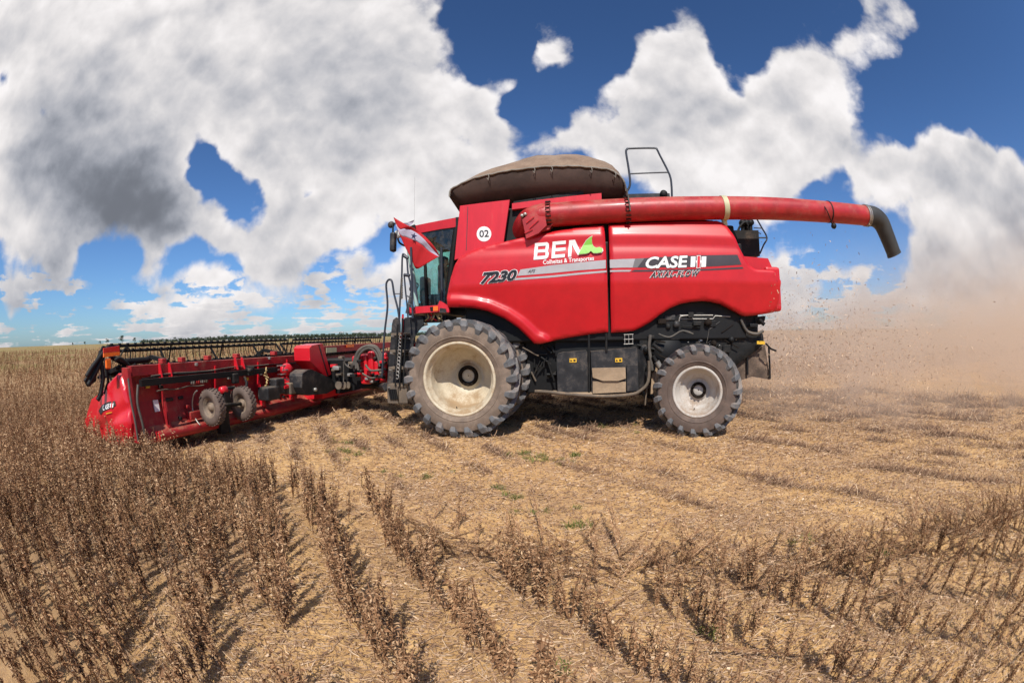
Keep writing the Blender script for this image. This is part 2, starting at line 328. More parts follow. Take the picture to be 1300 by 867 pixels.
def npmesh(name, verts, quads, mats, tone=None, smooth=False, kind=None, label=None, cat=None, group=None, link=True, midx=None):
    me = bpy.data.meshes.new(name); nv, nf = len(verts), len(quads); K = quads.shape[1]
    me.vertices.add(nv); me.vertices.foreach_set('co', np.asarray(verts, np.float32).ravel())
    me.loops.add(nf*K); me.loops.foreach_set('vertex_index', np.asarray(quads, np.int32).ravel())
    me.polygons.add(nf); me.polygons.foreach_set('loop_start', np.arange(0, nf*K, K, dtype=np.int32))
    me.polygons.foreach_set('use_smooth', np.full(nf, smooth))
    for q in (mats if isinstance(mats, list) else [mats]): me.materials.append(q)
    if midx is not None: me.polygons.foreach_set('material_index', np.asarray(midx, np.int32))
    if tone is not None:
        a = me.attributes.new('tone', 'FLOAT', 'POINT'); a.data.foreach_set('value', np.asarray(tone, np.float32))
    me.update(calc_edges=True); me.validate()
    if not link: return me
    o = bpy.data.objects.new(name, me); COL.objects.link(o); return tag(o, label, cat, group, kind)
GM = bpy.data.materials.new('dry_field_soil'); GM.use_nodes = True; g = NT(GM.node_tree); gb = GM.node_tree.nodes['Principled BSDF']
gp = g.n('ShaderNodeNewGeometry').outputs['Position']; gs = g.n('ShaderNodeSeparateXYZ'); GM.node_tree.links.new(gp, gs.inputs[0]); PX, PY, _ = gs.outputs
dist = g.v('LENGTH', gp)
n_big = g.noise(gp, 0.9, 5, 0.6); n_med = g.noise(gp, 6, 6, 0.65); n_fine = g.noise(gp, 70, 5, 0.7)
st = g.noise(g.v('MULTIPLY', gp, (14, 60, 20)), 1.0, 5, 0.75)
st2 = g.noise(g.v('MULTIPLY', gp, (45, 18, 20)), 1.0, 5, 0.75)
soil = g.mix(g.ramp(n_med, 0.35, 0.65), (0.58, 0.34, 0.135), (0.78, 0.50, 0.22))
soil = g.mix(g.ramp(n_fine, 0.3, 0.75, 0, 0.55), soil, (0.36, 0.225, 0.12))
litter = g.mix(g.ramp(st, 0.42, 0.62), (0.27, 0.155, 0.09), (0.56, 0.37, 0.215))
lmask = g.ramp(g.m('ADD', g.m('MULTIPLY', st2, 0.5), g.m('MULTIPLY', n_big, 0.5)), 0.44, 0.58)
right = g.ramp(PX, 1.0, 8.0, 0.0, 0.35)
c1 = g.mix(g.m('MULTIPLY', g.m('ADD', lmask, right, clamp=True), 0.62), soil, litter)
# far field: standing dry crop, tan with a greener patch far to the left
far_c = g.mix(g.ramp(g.noise(g.v('MULTIPLY', gp, (0.05, 0.012, 1)), 1, 5, 0.6), 0.35, 0.65), (0.27, 0.165, 0.085), (0.36, 0.235, 0.125))
gmask = g.m('MULTIPLY', g.ramp(PX, -25, -45), g.ramp(g.noise(gp, 0.05, 4, 0.6), 0.35, 0.6))
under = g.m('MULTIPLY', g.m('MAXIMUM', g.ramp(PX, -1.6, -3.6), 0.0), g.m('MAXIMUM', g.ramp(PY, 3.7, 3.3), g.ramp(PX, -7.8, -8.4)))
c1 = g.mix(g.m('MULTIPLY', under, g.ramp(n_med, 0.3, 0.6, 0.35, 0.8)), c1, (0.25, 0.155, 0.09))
far_c = g.mix(g.m('MULTIPLY', gmask, 0.7), far_c, (0.17, 0.17, 0.045))
farm = g.ramp(dist, 14, 45)
stand = g.m('MAXIMUM', g.ramp(PX, -7.2, -7.8), g.ramp(PY, 14.6, 15.2))
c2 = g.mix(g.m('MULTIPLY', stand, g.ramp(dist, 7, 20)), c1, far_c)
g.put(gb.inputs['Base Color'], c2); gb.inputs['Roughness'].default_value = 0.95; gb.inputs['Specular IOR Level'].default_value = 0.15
bp = g.n('ShaderNodeBump'); bp.inputs['Strength'].default_value = 0.9; bp.inputs['Distance'].default_value = 0.03
g.put(bp.inputs['Height'], g.m('ADD', g.m('MULTIPLY', n_med, 0.7), g.m('ADD', g.m('MULTIPLY', n_fine, 0.35), g.m('MULTIPLY', st, 0.3)))); g.put(gb.inputs['Normal'], bp.outputs[0])
npmesh('ground', gv, gf, GM, smooth=True, kind='structure')

# ================================================================ COMBINE HARVESTER
CL = 9.05                                       # centre line of the machine
combine = empty('combine_harvester', (0, CL, 0), 'red combine harvester with dual front tyres, long unloading auger and wide cutting header, raising dust', 'combine harvester')
E_ = Vector((0, 1, 0))

def poly_px(pts, d): return [at(x, y, d) for x, y in pts]
def resample(P, step, closed=True):
    out = []; n = len(P)
    for i in range(n if closed else n-1):
        a, b = P[i], P[(i+1) % n]; k = max(1, int(hypot(b[0]-a[0], b[1]-a[1])/step))
        for j in range(k): out.append((a[0]+(b[0]-a[0])*j/k, a[1]+(b[1]-a[1])*j/k))
    if not closed: out.append(P[-1])
    return out
def dist_poly(pt, poly, closed=True):
    P = np.array(poly); A_ = P if closed else P[:-1]; B_ = np.roll(P, -1, 0) if closed else P[1:]
    p = np.asarray(pt)[:, None, :]; ab = B_-A_; t_ = np.clip(((p-A_)*ab).sum(-1)/np.maximum((ab**2).sum(-1), 1e-12), 0, 1)
    return np.sqrt((((A_+t_[..., None]*ab)-p)**2).sum(-1)).min(1)
PROF_Z = [1.3, 1.7, 2.1, 2.50, 2.53, 2.90, 3.05, 3.18, 3.36, 3.42, 3.55, 3.72, 3.9]
PROF_D = [7.52, 7.46, 7.375, 7.295, 7.285, 7.285, 7.298, 7.328, 7.312, 7.335, 7.38, 7.47, 7.6]
def side_y(u, z):                               # moulded side skin: distance of the sheet at (x, z)
    return np.interp(z, PROF_Z, PROF_D)
arch_uz = []
def arch_flare(uv):                             # raised lip that follows the front wheel arch
    dd = dist_poly(uv, arch_uz, False)
    q = np.clip(1-(dd-0.13)/0.085, 0, 1); return -0.07*q*q*(3-2*q)
def skin(name, outline_px, material, parent, d0=7.3, flare=False, edge_r=0.035, depth=0.10, mirror=False, step=0.045, surf=side_y):
    P = [(p.x, p.z) for p in poly_px(outline_px, d0)]
    area = sum(P[i][0]*P[(i+1) % len(P)][1]-P[(i+1) % len(P)][0]*P[i][1] for i in range(len(P)))
    if area < 0: P = P[::-1]
    B = resample(P, step); nb = len(B); xs = [p[0] for p in B]; zs = [p[1] for p in B]
    G = [(x, z) for x in np.arange(min(xs), max(xs), step) for z in np.arange(min(zs), max(zs), step)]
    G = np.array(G); dg = dist_poly(G, B); G = G[dg > 0.012]
    rim1 = []                                   # an inner ring that makes the rolled edge crisp
    allp = B + [tuple(q) for q in G]
    vs, es, fs, *_r = delaunay_2d_cdt([Vector(p) for p in allp], [(i, (i+1) % nb) for i in range(nb)], [list(range(nb))], 1, 1e-5)
    uv = np.array([(v.x, v.y) for v in vs]); dd = dist_poly(uv, B)
    y = surf(uv[:, 0], uv[:, 1])
    if flare: y = y + arch_flare(uv)
    q = np.clip(dd/edge_r, 0, 1); y = y + edge_r*(1-np.sqrt(np.clip(1-(1-q)**2, 0, 1)))
    if mirror: y = 2*CL - y
    mb = MB(); mb.add([(uv[i, 0], y[i], uv[i, 1]) for i in range(len(uv))], [f[::-1] if not mirror else f for f in ([list(f)[::-1] for f in fs] if True else fs)], 0, True)
    # skirt
    order = []
    for p in B: order.append(int(np.argmin((uv[:, 0]-p[0])**2+(uv[:, 1]-p[1])**2)))
    sg = -1 if mirror else 1
    ring = [Vector((uv[i, 0], y[i], uv[i, 1])) for i in order]
    n = len(ring); mb.add(ring + [r_+Vector((0, sg*depth, 0)) for r_ in ring], [((i, (i+1) % n, n+(i+1) % n, n+i) if not mirror else (i, n+i, n+(i+1) % n, (i+1) % n)) for i in range(n)], 0, False)
    o = mb.build(name, material, parent)
    bm = bmesh.new(); bm.from_mesh(o.data); bmesh.ops.recalc_face_normals(bm, faces=bm.faces); bm.to_mesh(o.data); bm.free()
    return o
FRONT = [(568,390),(567,374),(572,352),(577,336),(582,327),(590,322),(597,318.5),(612,313),(630,308.5),(648,304.5),(672,299),(696,294),(716,290),(736,286.8),(752,285),(767,284.2),
         (769,310),(770.5,340),(772,380),(773,421.5),(752,424),(730,427.5),(707,431.5),(690,436),(684,437),(677,436.5),(670,429),(656,415.5),(640,404.5),(619,395),(601,391),(585,390)]
ARCH = [(568,389),(585,389.5),(601,391),(619,395),(640,404.5),(656,415.5),(670,429),(677,436.5),(684,437)]
REAR = [(773,283.8),(800,281.5),(837,279.8),(880,278),(914,277.2),(921,280),(926,286),(932,296),(945,325),(952,337),(960,341.5),(983,342.8),(987,347),(992,357),(991,385),(989,392),(985,396.5),
        (970,399),(951,401),(946,400),(941,397.7),(930,391.5),(918,385.5),(905,382.5),(895,381.5),(880,382.5),(865,385.5),(852,391),(840,399),(827,409),(815,416),(806,420),(795,421.5),(777,422.5),(775.5,380),(774,320)]
arch_uz = [(p.x, p.z) for p in poly_px(ARCH, 7.3)]
pf = skin('front_side_panel', FRONT, RED, combine, flare=True)
pr = skin('rear_side_panel', REAR, RED, combine)
skin('front_side_panel', FRONT, RED, combine, flare=True, mirror=True)
skin('rear_side_panel', REAR, RED, combine, mirror=True)

# --- lettering and stripes, thin sheets lying on the moulded skin
def on_skin(x, y, eps, surf=side_y, d0=7.3):
    p = at(x, y, d0); return Vector((p.x, float(surf(p.x, p.z))-eps, p.z))
def strip(name, top, bot, material, parent, eps=0.004, n=14, surf=side_y, d0=7.3):   # sheet between two pixel polylines
    def lerp(P, t_):
        L = [0]
        for i in range(len(P)-1): L.append(L[-1]+hypot(P[i+1][0]-P[i][0], P[i+1][1]-P[i][1]))
        s_ = t_*L[-1]; return (float(np.interp(s_, L, [p[0] for p in P])), float(np.interp(s_, L, [p[1] for p in P])))
    vs = []; R_ = 3
    for j in range(R_+1):
        for i in range(n+1):
            a = lerp(top, i/n); b = lerp(bot, i/n); f = j/R_; vs.append(on_skin(a[0]+(b[0]-a[0])*f, a[1]+(b[1]-a[1])*f, eps, surf, d0))
    fs = [(j*(n+1)+i, (j+1)*(n+1)+i, (j+1)*(n+1)+i+1, j*(n+1)+i+1) for j in range(R_) for i in range(n)]
    mb = MB().add(vs, fs, 0, True); return mb.build(name, material, parent)
def text_mesh(body, offset=0.0, shear=0.0, spacing=1.0):
    cu = bpy.data.curves.new('lettering', 'FONT'); cu.body = body; cu.offset = offset; cu.shear = shear; cu.space_character = spacing
    cu.resolution_u = 3; ob = bpy.data.objects.new('lettering', cu); COL.objects.link(ob); bpy.context.view_layer.update()
    me = bpy.data.meshes.new_from_object(ob.evaluated_get(bpy.context.evaluated_depsgraph_get())); bpy.data.objects.remove(ob)
    bm = bmesh.new(); bm.from_mesh(me); bmesh.ops.triangulate(bm, faces=bm.faces)
    vs = [(v.co.x, v.co.y) for v in bm.verts]; fs = [[v.index for v in f.verts] for f in bm.faces]; bm.free(); bpy.data.meshes.remove(me)
    return vs, fs
def lettering(name, body, quad, material, parent, eps=0.008, offset=0.0, shear=0.0, spacing=1.0, surf=side_y, d0=7.3, frame=None, label=None):
    vs, fs = text_mesh(body, offset, shear, spacing)
    if frame is None: xs = [v[0] for v in vs]; ys = [v[1] for v in vs]; frame = (min(xs), max(xs), min(ys), max(ys))
    tl, tr_, br_, bl = quad; out = []
    for x, y in vs:
        a = (x-frame[0])/(frame[1]-frame[0]); b = (y-frame[2])/(frame[3]-frame[2])
        px = (1-b)*((1-a)*bl[0]+a*br_[0]) + b*((1-a)*tl[0]+a*tr_[0]); py = (1-b)*((1-a)*bl[1]+a*br_[1]) + b*((1-a)*tl[1]+a*tr_[1])
        out.append(on_skin(px, py, eps, surf, d0))
    MB().add(out, fs).build(name, material, parent, label=label); return frame
strip('silver_stripe', [(661,342.5),(700,337),(735,333.5),(769,330.3)], [(657,350.5),(700,347),(735,343.5),(769,341)], SILV, pf)
strip('silver_stripe', [(655,353.3),(700,350),(735,346.5),(770,343.6)], [(653,356),(700,352.6),(735,349),(770,346)], SILV, pf)
strip('silver_stripe', [(774,330),(790,329.2),(806,328.8)], [(774.3,340.6),(790,340),(803,340)], SILV, pr)
strip('silver_stripe', [(774.3,343.3),(790,343),(802,343)], [(774.4,345.6),(790,345.2),(799,345.2)], SILV, pr)
strip('grey_stripe', [(806,328.8),(812,328.4),(818,328)], [(803,340),(806,340),(809,340)], GREY, pr)
strip('dark_stripe', [(818,328),(860,325.5),(900,324.2),(936,323.6)], [(809,340),(850,339.6),(900,338.8),(941,336.3)], DGREY, pr)
strip('dark_stripe', [(805,343),(850,342.6),(900,341.6),(942,339.2)], [(801,345.4),(850,344.8),(900,343.6),(943.5,341.4)], DGREY, pr)
Q = [(821,326.5),(872.5,324.5),(873,340),(818,341.5)]
fr = None
vs_, fs_ = text_mesh('CASE', 0.030, 0.12, 0.98); xs_ = [v[0] for v in vs_]; ys_ = [v[1] for v in vs_]; fr = (min(xs_), max(xs_), min(ys_), max(ys_))
lettering('lettering_outline', 'CASE', Q, BLKL, pr, 0.007, 0.055, 0.12, 0.98, frame=fr)
lettering('lettering', 'CASE', Q, WHT, pr, 0.011, 0.030, 0.12, 0.98, frame=fr)
def pxpoly(name, P, material, parent, eps=0.009, surf=side_y, d0=7.3, label=None):
    P = resample([tuple(p) for p in P], 2.2)
    vs, es, fs, *_r = delaunay_2d_cdt([Vector(p) for p in P], [(i, (i+1) % len(P)) for i in range(len(P))], [list(range(len(P)))], 1, 1e-6)
    MB().add([on_skin(v.x, v.y, eps, surf, d0) for v in vs], [list(f) for f in fs]).build(name, material, parent, label=label)
# IH emblem: two white uprights and a tall red centre bar with its dot
for (x0, x1) in ((876.8, 882.8), (890.4, 896.4)):
    pxpoly('emblem_bar', [(x0,326),(x1,325.8),(x1-.8,339.2),(x0-.8,339.5)], WHT, pr, 0.010)
pxpoly('emblem_bar', [(883,331),(890,330.8),(890,334),(883,334.2)], WHT, pr, 0.011)
pxpoly('emblem_outline', [(884.2,324.6),(889.2,324.4),(888.6,341),(883.6,341.2)], WHT, pr, 0.013)
pxpoly('emblem_centre', [(885.1,325.4),(888.4,325.2),(887.8,340.2),(884.5,340.4)], REDL, pr, 0.016)
pxpoly('emblem_dot', [(885.6,319.8),(889.4,319.7),(889.3,323.4),(885.4,323.5)], REDL, pr, 0.013)
Q = [(828,345.4),(887.5,343.9),(885.5,350.6),(825.5,352.4)]
vs_, fs_ = text_mesh('AXIAL-FLOW', 0.0, 0.10, 1.3); xs_ = [v[0] for v in vs_]; ys_ = [v[1] for v in vs_]; fr = (min(xs_), max(xs_), min(ys_), max(ys_))
lettering('lettering_outline', 'AXIAL-FLOW', Q, WHT, pr, 0.008, 0.085, 0.10, 1.3, frame=fr)
lettering('lettering', 'AXIAL-FLOW', Q, BLKL, pr, 0.018, 0.026, 0.10, 1.3, frame=fr)
Q = [(613,346.5),(657,342.5),(655,356),(610.5,361)]
vs_, fs_ = text_mesh('7230', 0.03, 0.18, 1.0); xs_ = [v[0] for v in vs_]; ys_ = [v[1] for v in vs_]; fr = (min(xs_), max(xs_), min(ys_), max(ys_))
lettering('number_outline', '7230', Q, WHT, pf, 0.007, 0.078, 0.18, 1.0, frame=fr)
lettering('number', '7230', Q, BLKL, pf, 0.015, 0.042, 0.18, 1.0, frame=fr)
lettering('small_lettering', 'AFS', [(671,343),(680,342.3),(679,346.3),(670,347)], BLKL, pf, 0.008, 0.01, 0.2)
lettering('lettering', 'Colheitas & Transportes', [(689.5,330.5),(754,325),(754,332.5),(689.5,338)], WHT, pf, 0.009, 0.018, 0.0, 1.02)
lettering('lettering', 'AFS', [(939+3,341.5-20),(939+3.1,341.5-20),(939+3.1,321.6),(939+3,321.6)], DGREY, pr, 0.004) if False else None
# BEM: letters of flat white bars; the M turns into a green leaf
def bars(parts, base, sx, sy, slope):
    for P in parts:
        pxpoly('lettering', [(base[0]+x*sx+(-y)*0.0+y*1.2, base[1]-y*sy+x*sx*slope) for x, y in P], WHT, pf, 0.009)
sl_ = -0.085; X0, Y0, HH = 677.5, 330.2, 21.5
def L(x, y): return (X0+x+y*1.5, Y0-y*HH+x*sl_)
def bar_poly(P): pxpoly('lettering', [L(x, y) for x, y in P], WHT, pf, 0.008)
bar_poly([(0,0),(4.2,0),(4.2,1),(0,1)]); bar_poly([(4.2,0),(16,0),(18.5,.1),(18.5,.2),(4.2,.2)]); bar_poly([(4.2,.8),(18,.8),(18,.9),(15.5,1),(4.2,1)]); bar_poly([(4.2,.42),(17.5,.42),(17.5,.58),(4.2,.58)])
bar_poly([(14.6,.2),(18.8,.2),(18.8,.36),(17.5,.42),(14.6,.42)]); bar_poly([(14,.58),(17.5,.58),(18.2,.64),(18.2,.8),(14,.8)])
bar_poly([(22.5,0),(26.7,0),(26.7,1),(22.5,1)])
for z0, z1 in ((0,.2),(.41,.59),(.8,1)): bar_poly([(26.7,z0),(39.5,z0),(39.5,z1),(26.7,z1)])
bar_poly([(43.5,0),(47.7,0),(47.7,1),(43.5,1)]); bar_poly([(47.7,1),(51,1),(58.5,.30),(56,.05),(47.7,.72)])
LEAF = [(734.5,323.5),(737,318),(740.5,311.5),(744,306),(748,302.5),(752,300.3),(751.2,304),(751.5,309),(753.5,313),(757,315),(761,314),(764.3,315.5),(765,318.5),(763,321),(758,322),(753,321.8),(750,319),(747.5,321.5),(744,322.6)]
pxpoly('leaf_outline', [(749+(x-749)*1.05, 313+(y-313)*1.07) for x, y in LEAF], WHT, pf, 0.028)
pxpoly('leaf_emblem', LEAF, GRN, pf, 0.042)

# --- grain tank, its side plate and the red beam above the auger
tank = MB()
tk = poly_px([(584,261.5),(647,253.8),(639,309),(577,330)], 7.42)
tank.prism(tk, (0, 0.06, 0)); tank.build('tank_side_plate', RED_T, combine)
badge_o = combine.children[-1] if False else [o for o in COL.objects if o.name.startswith('tank_side_plate')][-1]
def flatsurf(dv): return lambda u, z: dv + 0*np.asarray(u, float)
cc = (614.5, 297.2)
pxpoly('number_badge', [(cc[0]+9.3*cos(a), cc[1]+9.6*sin(a)) for a in np.linspace(0, 2*pi, 28, endpoint=False)], WHT, badge_o, 0.004, flatsurf(7.42), 7.42, label='round white badge with the number 02')
lettering('number', '02', [(608.6,292.8),(620.6,292),(620.8,301),(608.8,301.6)], BLKL, badge_o, 0.008, 0.012, surf=flatsurf(7.42), d0=7.42)
for (x, y) in ((587,326.5),(592,325),(597.3,323.4)): 
    c = at(x, y, 7.42); MB().box(c-Vector((.02,.008,.012)), c+Vector((.02,.003,.012))).build('latch', BLK, badge_o)
pxpoly('panel_seam', [(593.6,262.5),(594.4,262.4),(592.4,318),(591.6,318)], DGREY, badge_o, 0.003, flatsurf(7.42), 7.42)
x0t, x1t = at(584,262,7.5).x+0.03, at(795,262,7.5).x
core = MB()
core.box((x0t+0.05, 7.55, 1.55), (3.1, 2*CL-7.55, 3.30), bev=0.03)
core.box((x0t+0.05, 7.60, 3.30), (x1t-0.05, 2*CL-7.60, 4.0), bev=0.03)
core.build('machine_core', BLK, combine)
MB().prism(poly_px([(650,258.5),(763.5,245.3),(763.8,254),(650,266)], 7.50), (0, 0.10, 0)).build('tank_beam', RED_T, combine)
MB().prism(poly_px([(652,256),(740,243),(741,247),(652,259)], 7.58), (0, 0.1, 0)).build('rubber_seal', BLK, combine)
topd = MB(); topd.box((x1t-0.1, 7.62, 3.30), (3.0, 2*CL-7.62, 3.66), bev=0.04); topd.build('engine_deck', BLKD, combine)
hood = MB(); a = at(944,326,7.6); b = at(982,341,7.6)
hood.prism([(a.x, 7.56, a.z), (at(975,327.5,7.56).x, 7.56, a.z-0.02), (b.x, 7.56, b.z-0.1), (b.x, 7.56, 2.7), (a.x-.2, 7.56, 2.7)], (0, 2*(CL-7.56), 0))
hood.build('rear_hood', RED, combine)
a = at(990,362,7.6)
MB().box((a.x-0.35, 7.5, 2.05), (a.x-0.02, 2*CL-7.5, 2.88), bev=0.05).build('rear_bumper_panel', RED, combine)

# --- tank extension (flares outward) and canvas cover
rimN = [(571,250),(573,241),(586,233.5),(603,227),(620,222.3),(638,219),(656,216),(678,213.5),(700,212),(716,211.6),(732,212),(750,213),(770,215.5),(780,219),(787,224),(792.5,232),(795,243)]
rim = [at(x, y, 7.25) for x, y in rimN]; n = len(rim)
xl, xr = rim[0].x, rim[-1].x
def farp(p): return Vector((p.x, 2*CL-p.y, p.z))
base_z = 3.98; bl_, br2 = at(585,262,7.75).x, at(795,255,7.75).x
basN = [Vector((bl_+(br2-bl_)*i/(n-1), 7.98, base_z)) for i in range(n)]
ext = MB()
ext.add(rim+basN, [(i, n+i, n+i+1, i+1) for i in range(n-1)], 0, True)
ext.add([farp(p) for p in rim+basN], [(i, i+1, n+i+1, n+i) for i in range(n-1)], 0, True)
K = 10
for side in (0, -1):
    a, b = rim[side], basN[side]; fa, fb = farp(a), farp(b)
    ra = [a.lerp(fa, k/K) + Vector((0, 0, 0.16*sin(pi*k/K))) for k in range(K+1)]; rb = [b.lerp(fb, k/K) for k in range(K+1)]
    ext.add(ra+rb, [((k, k+1, K+1+k+1, K+1+k) if side == 0 else (k, K+1+k, K+1+k+1, k+1)) for k in range(K)], 0, True)
exo = ext.build('tank_extension', TARPE, combine)
sm = exo.modifiers.new('thick', 'SOLIDIFY'); sm.thickness = 0.02; sm.offset = 0
cov_ = MB(); NR = 18; rows = []
for j in range(NR+1):
    s_ = j/NR; row = []
    for i, p in enumerate(rim):
        q = p.lerp(farp(p), s_); e = 4*s_*(1-s_); ex = 1-abs(min(1, 2*(i/(n-1))-1.08))**1.9
        ridge = 0.86*(e**.85)*(0.30+0.70*ex) + 0.014*sin(i*1.9+j*0.4)*e - 0.05*abs(sin(i*pi/4+.6))*e + 0.02*sin(j*1.3)*ex
        sag = -0.03*(1-abs(sin(i*pi/4)))*e
        row.append(q+Vector((0.02*sin(j*.9+i)*e, 0, ridge+sag+0.012)))
    rows.append(row)
cov_.add([p for r_ in rows for p in r_], [(j*n+i, j*n+i+1, (j+1)*n+i+1, (j+1)*n+i) for j in range(NR) for i in range(n-1)], 0, True)
co = cov_.build('canvas_cover', TARP, combine)
hem = MB().tube([p+Vector((0, -0.02, 0.0+0.006*sin(i*2.3)+.005*sin(i*.9))) for i, p in enumerate(smooth_path(rim, 3))], 0.017, 6)
hem.build('hem', EDGE, co)
for i in (4, 7, 8, 11, 13):
    p = rim[i]; MB().tube([p+Vector((0,-.03,0)), p+Vector((.02,-.05,-.05)), p+Vector((.01,-.04,-.12)), p+Vector((-.02,-.03,-.07))], 0.008, 5).build('tie_strap', EDGE, co)
rope = MB().tube(smooth_path([rim[-2]+Vector((0,-.03,0)), rim[-1]+Vector((.02,-.05,-.1)), rim[-1]+Vector((.03,-.12,-.4))]), 0.012, 6); rope.build('tie_rope', HOSE, co)

# --- unloading auger
augc = [at(x, y, 7.42) for x, y in ((686,274.5),(740,270.5),(795,267.3),(860,265),(920,264.2),(980,265),(1040,268.5),(1100,274))]
AR = 0.220
aug = MB().tube(smooth_path(augc, 5), AR, 28)
auo = aug.build('unloading_auger', RED_A, combine)
def ring_at(p, q, r, w_, name, m_, parent):
    t_ = (q-p).normalized(); MB().tube([p-t_*w_/2, p+t_*w_/2], r, 28).build(name, m_, parent)
for (x, y, x2, y2, ww) in ((697,273.6,720,272,0.05),(795.5,267.3,830,266,0.05)):
    p, q = at(x, y, 7.42), at(x2, y2, 7.42); ring_at(p, q, AR+0.018, ww, 'flange', RED_A, auo)
    t_ = (q-p).normalized(); e1 = t_.cross(Vector((0, 1, 0))).normalized(); e2 = t_.cross(e1)
    for k in range(20):
        a = 2*pi*k/20; c = p + (e1*cos(a)+e2*sin(a))*(AR+0.03); MB().tube([c-t_*0.045, c+t_*0.045], 0.013, 6).build('flange_bolt', HUB, auo)
p, q = at(918.5, 264.2, 7.42), at(940, 264.4, 7.42); ring_at(p, q, AR+0.012, 0.10, 'clamp_band', BAND, auo)
p, q = at(1051, 269.2, 7.42), at(1060, 270, 7.42); ring_at(p, q, AR+0.008, 0.03, 'strap', BLK, auo)
c = at(1058.5, 287, 7.38); MB().tube([c+Vector((0,0,.16)), c+Vector((0,0,.05))], 0.012, 6).lathe([(0,-.05),(.05,-.04),(.065,0),(.05,.04),(0,.05)], 12, 0, c).build('hanging_lamp', BLK, auo)
MB().tube(smooth_path([at(1044,259,7.3), at(1050,268,7.15), at(1056,284,7.3)]), 0.012, 6).build('cable', BLK, auo)
for dx, rr in ((0, AR+0.02), (0.035, AR+0.012), (0.07, AR+0.02)):
    p = augc[-1]; t_ = (augc[-1]-augc[-2]).normalized(); ring_at(p+t_*(dx-0.06), p+t_*dx, rr, 0.025, 'end_ring', STEEL, auo)
elb = MB().tube(smooth_path([at(661,318,8.0), at(663,305,7.85), at(666,290,7.66), at(674,279,7.48), at(688,274.2,7.42), at(695,273.8,7.42)], 5), AR, 26, rs=None)
elb.prism(poly_px([(663,279),(676,268),(690,262),(694,286),(684,296),(668,303)], 7.21), (0, 0.2, 0))
eo = elb.build('auger_elbow', RED_A, combine)
for k, (x, y) in enumerate(((663,274.5),(667,272.5))):
    c = at(x, y, 7.25); MB().lathe([(0,-.05),(.028,-.05),(.032,0),(.032,.06)], 12, 0, c).build('hydraulic_fitting', STEEL, eo)
for P in ([(668,283),(678,275)], [(672,290),(684,279)], [(666,296),(676,291)]):
    MB().tube([at(*P[0], 7.19), at(*P[1], 7.19)], 0.008, 5).build('edge_rib', RED_T, eo)
MB().prism(poly_px([(694,285),(702,284),(697,291),(674,299),(676,294)], 7.3), (0, 0.2, 0)).build('elbow_bracket', RED_A, eo)
p0 = augc[-1]; sp = [p0, at(1110,275.5,7.42), at(1118.5,283,7.42), at(1125,297,7.42), at(1135.5,324,7.42)]
path = smooth_path(sp, 5); rs = [AR*(1.03 if i < 9 else 1.03-0.20*(i-9)/(len(path)-9)) for i in range(len(path))]
spo = MB().tube(path, 0.2, 24, rs=rs, caps=False)
spm = spo.build('spout', SPOUT, combine); q_ = spm.modifiers.new('thick', 'SOLIDIFY'); q_.thickness = 0.03; q_.offset = -1
MB().tube([path[-1]-(path[-1]-path[-2]).normalized()*0.05, path[-1]], rs[-1]+0.012, 24, caps=False).build('spout_lip', SPOUT, spm)
MB().box(at(840,285,7.62)-Vector((.9,0,.05)), at(905,282,7.62)+Vector((0,.1,.03))).build('auger_cradle', BLK, combine)
MB().prism(poly_px([(918,274),(922,274),(924,287),(919,287)], 7.45), (0,.12,0)).build('auger_rest', BAND, combine)

# --- deck equipment behind the cover
rl = MB(); d_ = 8.0
rl.tube(smooth_path(poly_px([(795,249),(795.5,244),(800,234),(798,214),(794.8,194),(796,190),(799.5,188.8)], d_)+poly_px([(830,188.3),(834,190),(838,198),(850,222),(852.5,236),(853,251)], d_), 3), 0.022, 8)
rl.tube(poly_px([(798.5,221),(849,219)], d_), 0.016, 8)
rl.build('deck_guard_rail', HANDR, combine)
MB().prism(poly_px([(797,246.5),(850,245.5),(851,252.5),(797,253)], 8.02), (0, 0.9, 0)).build('air_intake_box', BLKC, combine)
c = at(842.5, 246.5, 7.9); MB().lathe([(0,-.06),(.06,-.06),(.075,-.03),(.075,.05),(0,.06)], 18, 0, c).build('filler_cap', BLK, combine)
MB().prism(poly_px([(932,292.5),(963,292.5),(964.8,325),(944,325)], 8.1), (0, 1.9, 0)).build('radiator_box', BLKD, combine)
pp = MB()
for x in (943, 948, 953): pp.tube([at(x, 293, 8.3), at(x-.5, 281, 8.3)], 0.045, 10); pp.lathe([(0,-.07),(.07,-.06),(.07,.05),(0,.06)], 12, 0, at(x-.5, 283, 8.3))
pp.tube(smooth_path(poly_px([(937,293),(940,287),(946,282),(950,287)], 8.2)), 0.025, 7)
pp.build('exhaust_and_breathers', BLK, combine)
rl = MB(); d_ = 8.15
rl.tube(smooth_path(poly_px([(961,278.5),(967,289),(973.8,302),(969.5,311),(964.8,322)], d_), 3), 0.018, 7)
rl.tube(poly_px([(963,302),(973.5,302)], d_), 0.015, 6); rl.tube(poly_px([(957,289.5),(968,290)], d_), 0.012, 6); rl.tube(poly_px([(957,293),(966,297)], d_), 0.012, 6)
rl.build('rear_ladder_rail', HANDR, combine)

